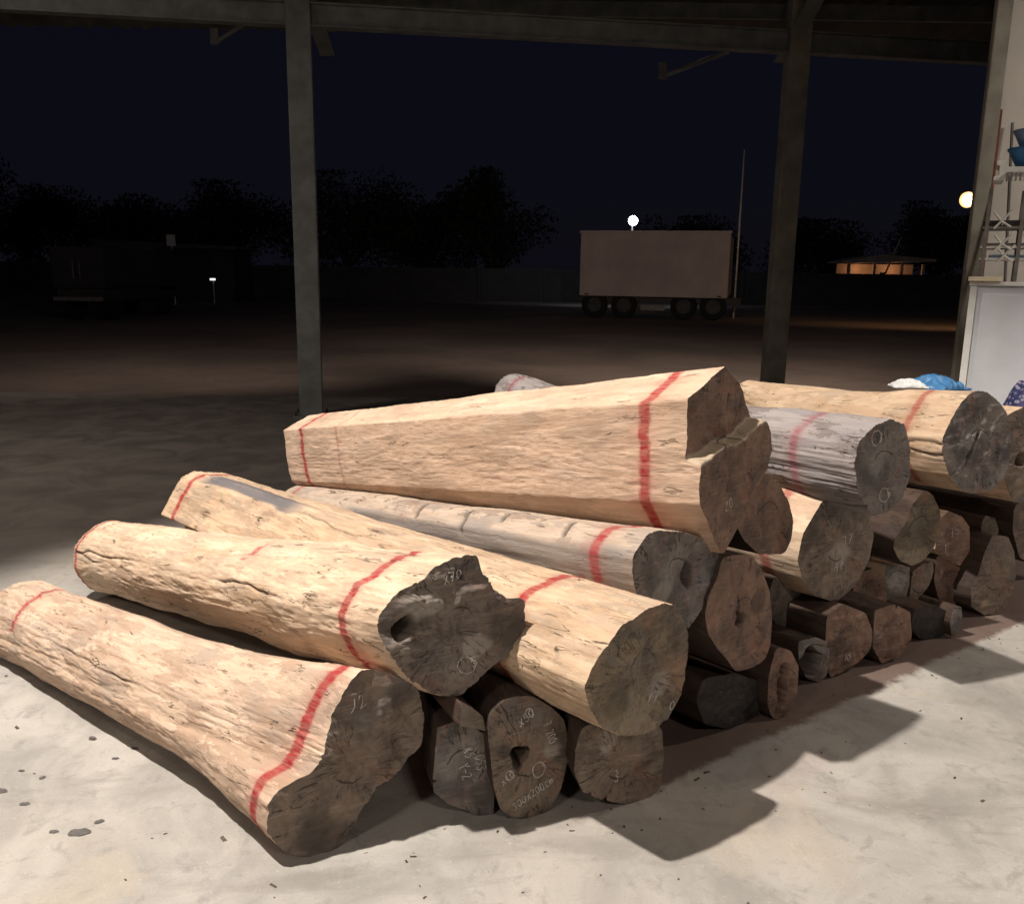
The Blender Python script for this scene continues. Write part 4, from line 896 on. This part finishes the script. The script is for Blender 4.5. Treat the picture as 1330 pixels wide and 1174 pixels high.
# boundary wall and low store far behind
p = PY(140, 400, 46); fw = MB()
for i in range(26):
    pass
fw.bm.free()
wall = empty('boundary_wall', (-34, 52, -.06)); tag(wall, 'long dark boundary wall across the back of the yard', 'wall')
for i in range(20):
    MB().box(i * 4.0, i * 4.0 + 3.75, 0, .15, 0, 1.9).build('wall_panel', M['truckbox'], wall); MB().box(i * 4.0 + 3.76, i * 4.0 + 3.99, -.04, .19, 0, 2.0).build('pier', M['truckbox'], wall)
st_ = empty('low_store', (PY(140, 400, 44).x, 44, -.06)); tag(st_, 'low dark store with lean-to roof beyond the box truck', 'store')
MB().box(0, 6.5, 0, 3, 0, 2.6).build('wall', M['truckbox'], st_); MB().prism([(-.3, 2.62), (6.8, 2.62), (6.8, 2.75), (-.3, 3.0)], -.5, 3.3).build('roof', M['roofsheet'], st_)
MB().box(2.2, 3.3, -.04, -.002, 0, 2.1).build('door', M['dark'], st_)
# ---------------------------------------------------------------- trees beyond the wall
def tree(px, Y, htop, rad, label, seed):
    rg = np.random.default_rng(seed); x = PY(px, 360, Y).x
    o = empty('tree', (x, Y, -.06)); tag(o, label, 'tree', 'trees behind the yard')
    mb = MB(); th_ = htop * .22
    mb.tube([(0, 0, 0), (.1, .05, th_ * .5), (.05, 0, th_), (.2, .1, htop * .75)], [.28, .22, .16, .05], 9)
    tips = []
    for i in range(7):
        a = rg.uniform(0, 6.28); e = rg.uniform(.3, 1); tip = (math.cos(a) * rad * .7, math.sin(a) * rad * .7, th_ + (htop - th_) * e * .8); tips.append(tip)
        mb.tube([(0.05, 0, th_ * rg.uniform(.7, 1)), (tip[0] * .5, tip[1] * .5, th_ + (tip[2] - th_) * .6), tip], [.11, .07, .02], 6)
    mb.build('trunk', M['bark'], o)
    n = 9000; cl = rg.normal(size=(26, 3)) * np.array([1, 1, 1.0]); cl /= np.linalg.norm(cl, axis=1)[:, None]; cl *= rg.uniform(.35, 1, (26, 1)); cl[:, :2] *= rad * .8; cl[:, 2] = cl[:, 2] * (htop - th_) * .42 + (htop + th_) / 2
    dv = rg.normal(size=(n, 3)); dv /= np.linalg.norm(dv, axis=1)[:, None]; c = cl[rg.integers(0, 26, n)] + dv * rad * .34 * rg.uniform(0, 1, (n, 1))**.5; c[:, 2] = np.minimum(c[:, 2], htop)
    a = rg.normal(size=(n, 3)); a /= np.linalg.norm(a, axis=1)[:, None]; b = np.cross(a, rg.normal(size=(n, 3))); b /= np.linalg.norm(b, axis=1)[:, None]
    s = rg.uniform(.08, .2, (n, 1)); Vt = np.stack([c - a * s, c + b * s * .5, c + a * s, c - b * s * .5], 1).reshape(-1, 3)
    link('crown', grid_mesh('crown', Vt, np.arange(n * 4).reshape(n, 4), None, False), M['leaf'], o)
for i, (px, Y, h, r_, lb) in enumerate([
    (-60, 56, 9.0, 5.4, 'broad dark tree at the left edge of the night yard'), (70, 62, 7.2, 5.0, 'rounded dark tree right behind the box truck'), (190, 58, 6.2, 4.6, 'low dark tree left of the notice board'),
    (300, 64, 7.8, 5.4, 'dark tree left of the left column'), (450, 60, 8.2, 6.0, 'spreading dark tree just right of the left column'), (560, 66, 6.6, 4.8, 'middle-sized dark tree midway between column and trailer'),
    (640, 62, 8.6, 4.6, 'tall dark tree left of the trailer'), (900, 66, 6.0, 5.0, 'dark tree behind the trailer and mast'), (1060, 72, 6.2, 5.6, 'dark tree right of the right column'), (1215, 70, 7.8, 5.0, 'dark tree between far hut and orange lamp')]):
    tree(px, Y, h, r_, lb, 100 + i)
# ---------------------------------------------------------------- yard floodlights on the eave arms, shining outward
for (px, py, lb, ax, pw) in ((300, 4, 'eave floodlight facing the yard above the left column', -8, 420), (905, 40, 'eave floodlight facing the yard above the right column', 5.5, 1250)):
    p = PY(px, py, 11.62)
    floodlight(lb, (p.x, p.y, max(p.z, 4.52)), (ax, 18, 0.0), pw, 135, .6, (1, .82, .68), .1, .14, back=-.35)

# ---------------------------------------------------------------- chips and bark crumbs on the floor
rg = np.random.default_rng(3); Vd, Qd = [], []
def chip(x, y, s):
    a = rg.uniform(0, 6.28); l, w_, h_ = s * rg.uniform(.8, 2.2), s * rg.uniform(.4, .9), s * rg.uniform(.15, .4)
    ca, sa = math.cos(a), math.sin(a); i = len(Vd)
    for (u, v, z) in ((-1, -1, 0), (1, -.7, 0), (.8, 1, 0), (-.9, .8, 0), (-.7, -.6, h_ / s * 2), (.8, -.5, h_ / s * 2.4), (.6, .7, h_ / s * 1.6), (-.8, .6, h_ / s * 2)):
        Vd.append((x + ca * u * l - sa * v * w_, y + sa * u * l + ca * v * w_, .001 + z * s * .5))
    for f in ((4, 5, 6, 7), (0, 1, 5, 4), (1, 2, 6, 5), (2, 3, 7, 6), (3, 0, 4, 7)): Qd.append([i + k for k in f])
for _ in range(110):
    t_ = rg.uniform(-.9, 3.4); off = abs(rg.normal()) * .25; x = -.3 + t_ * .82 + off * .55; y = 2.0 + t_ * .57 - off * .8 + .2
    chip(x, y, rg.uniform(.0015, .0055))
for _ in range(45): chip(rg.uniform(-2.4, 2.2), rg.uniform(1.3, 3.2), rg.uniform(.0015, .005))
for px, py, s in ((290, 1089, .007), (355, 1150, .006), (918, 1003, .009), (905, 1012, .007), (22, 945, .008), (1240, 1010, .006), (1276, 1040, .006), (240, 965, .01), (120, 960, .008)):
    p = Pz(px, py); chip(p.x, p.y, s)
tag(link('bark_debris', grid_mesh('bark_debris', Vd, Qd, None, False), M['bark']), 'scattered bark crumbs and chips on the concrete', 'debris', kind='stuff')

# dark oil drips on the slab in front of the logs
Vo, Fo = [], []
for px, py, rr in ((103, 1081, .021), (70, 1080, .009), (129, 1067, .010), (2, 1027, .013), (55, 1010, .008), (32, 1044, .010), (175, 972, .010), (28, 1001, .007), (120, 958, .009), (150, 985, .008), (8, 878, .006)):
    p = Pz(px, py); b0 = len(Vo); k_ = 18; sd_ = rg.uniform(0, 9)
    for i in range(k_):
        a = 2 * math.pi * i / k_; q = rr * (1 + .22 * math.sin(2 * a + sd_) + .1 * math.sin(5 * a + sd_)); Vo.append((p.x + math.cos(a) * q * 1.25, p.y + math.sin(a) * q, .0022))
    Fo.append(list(range(b0, b0 + k_)))
me = bpy.data.meshes.new('oil_drips'); me.from_pydata(Vo, [], Fo)
tag(link('oil_drips', me, simple('oil_drip', (.11, .10, .095), .55, 0, .3, 30)), 'dark oil drips spotting the concrete at the front left', 'stain', kind='stuff')
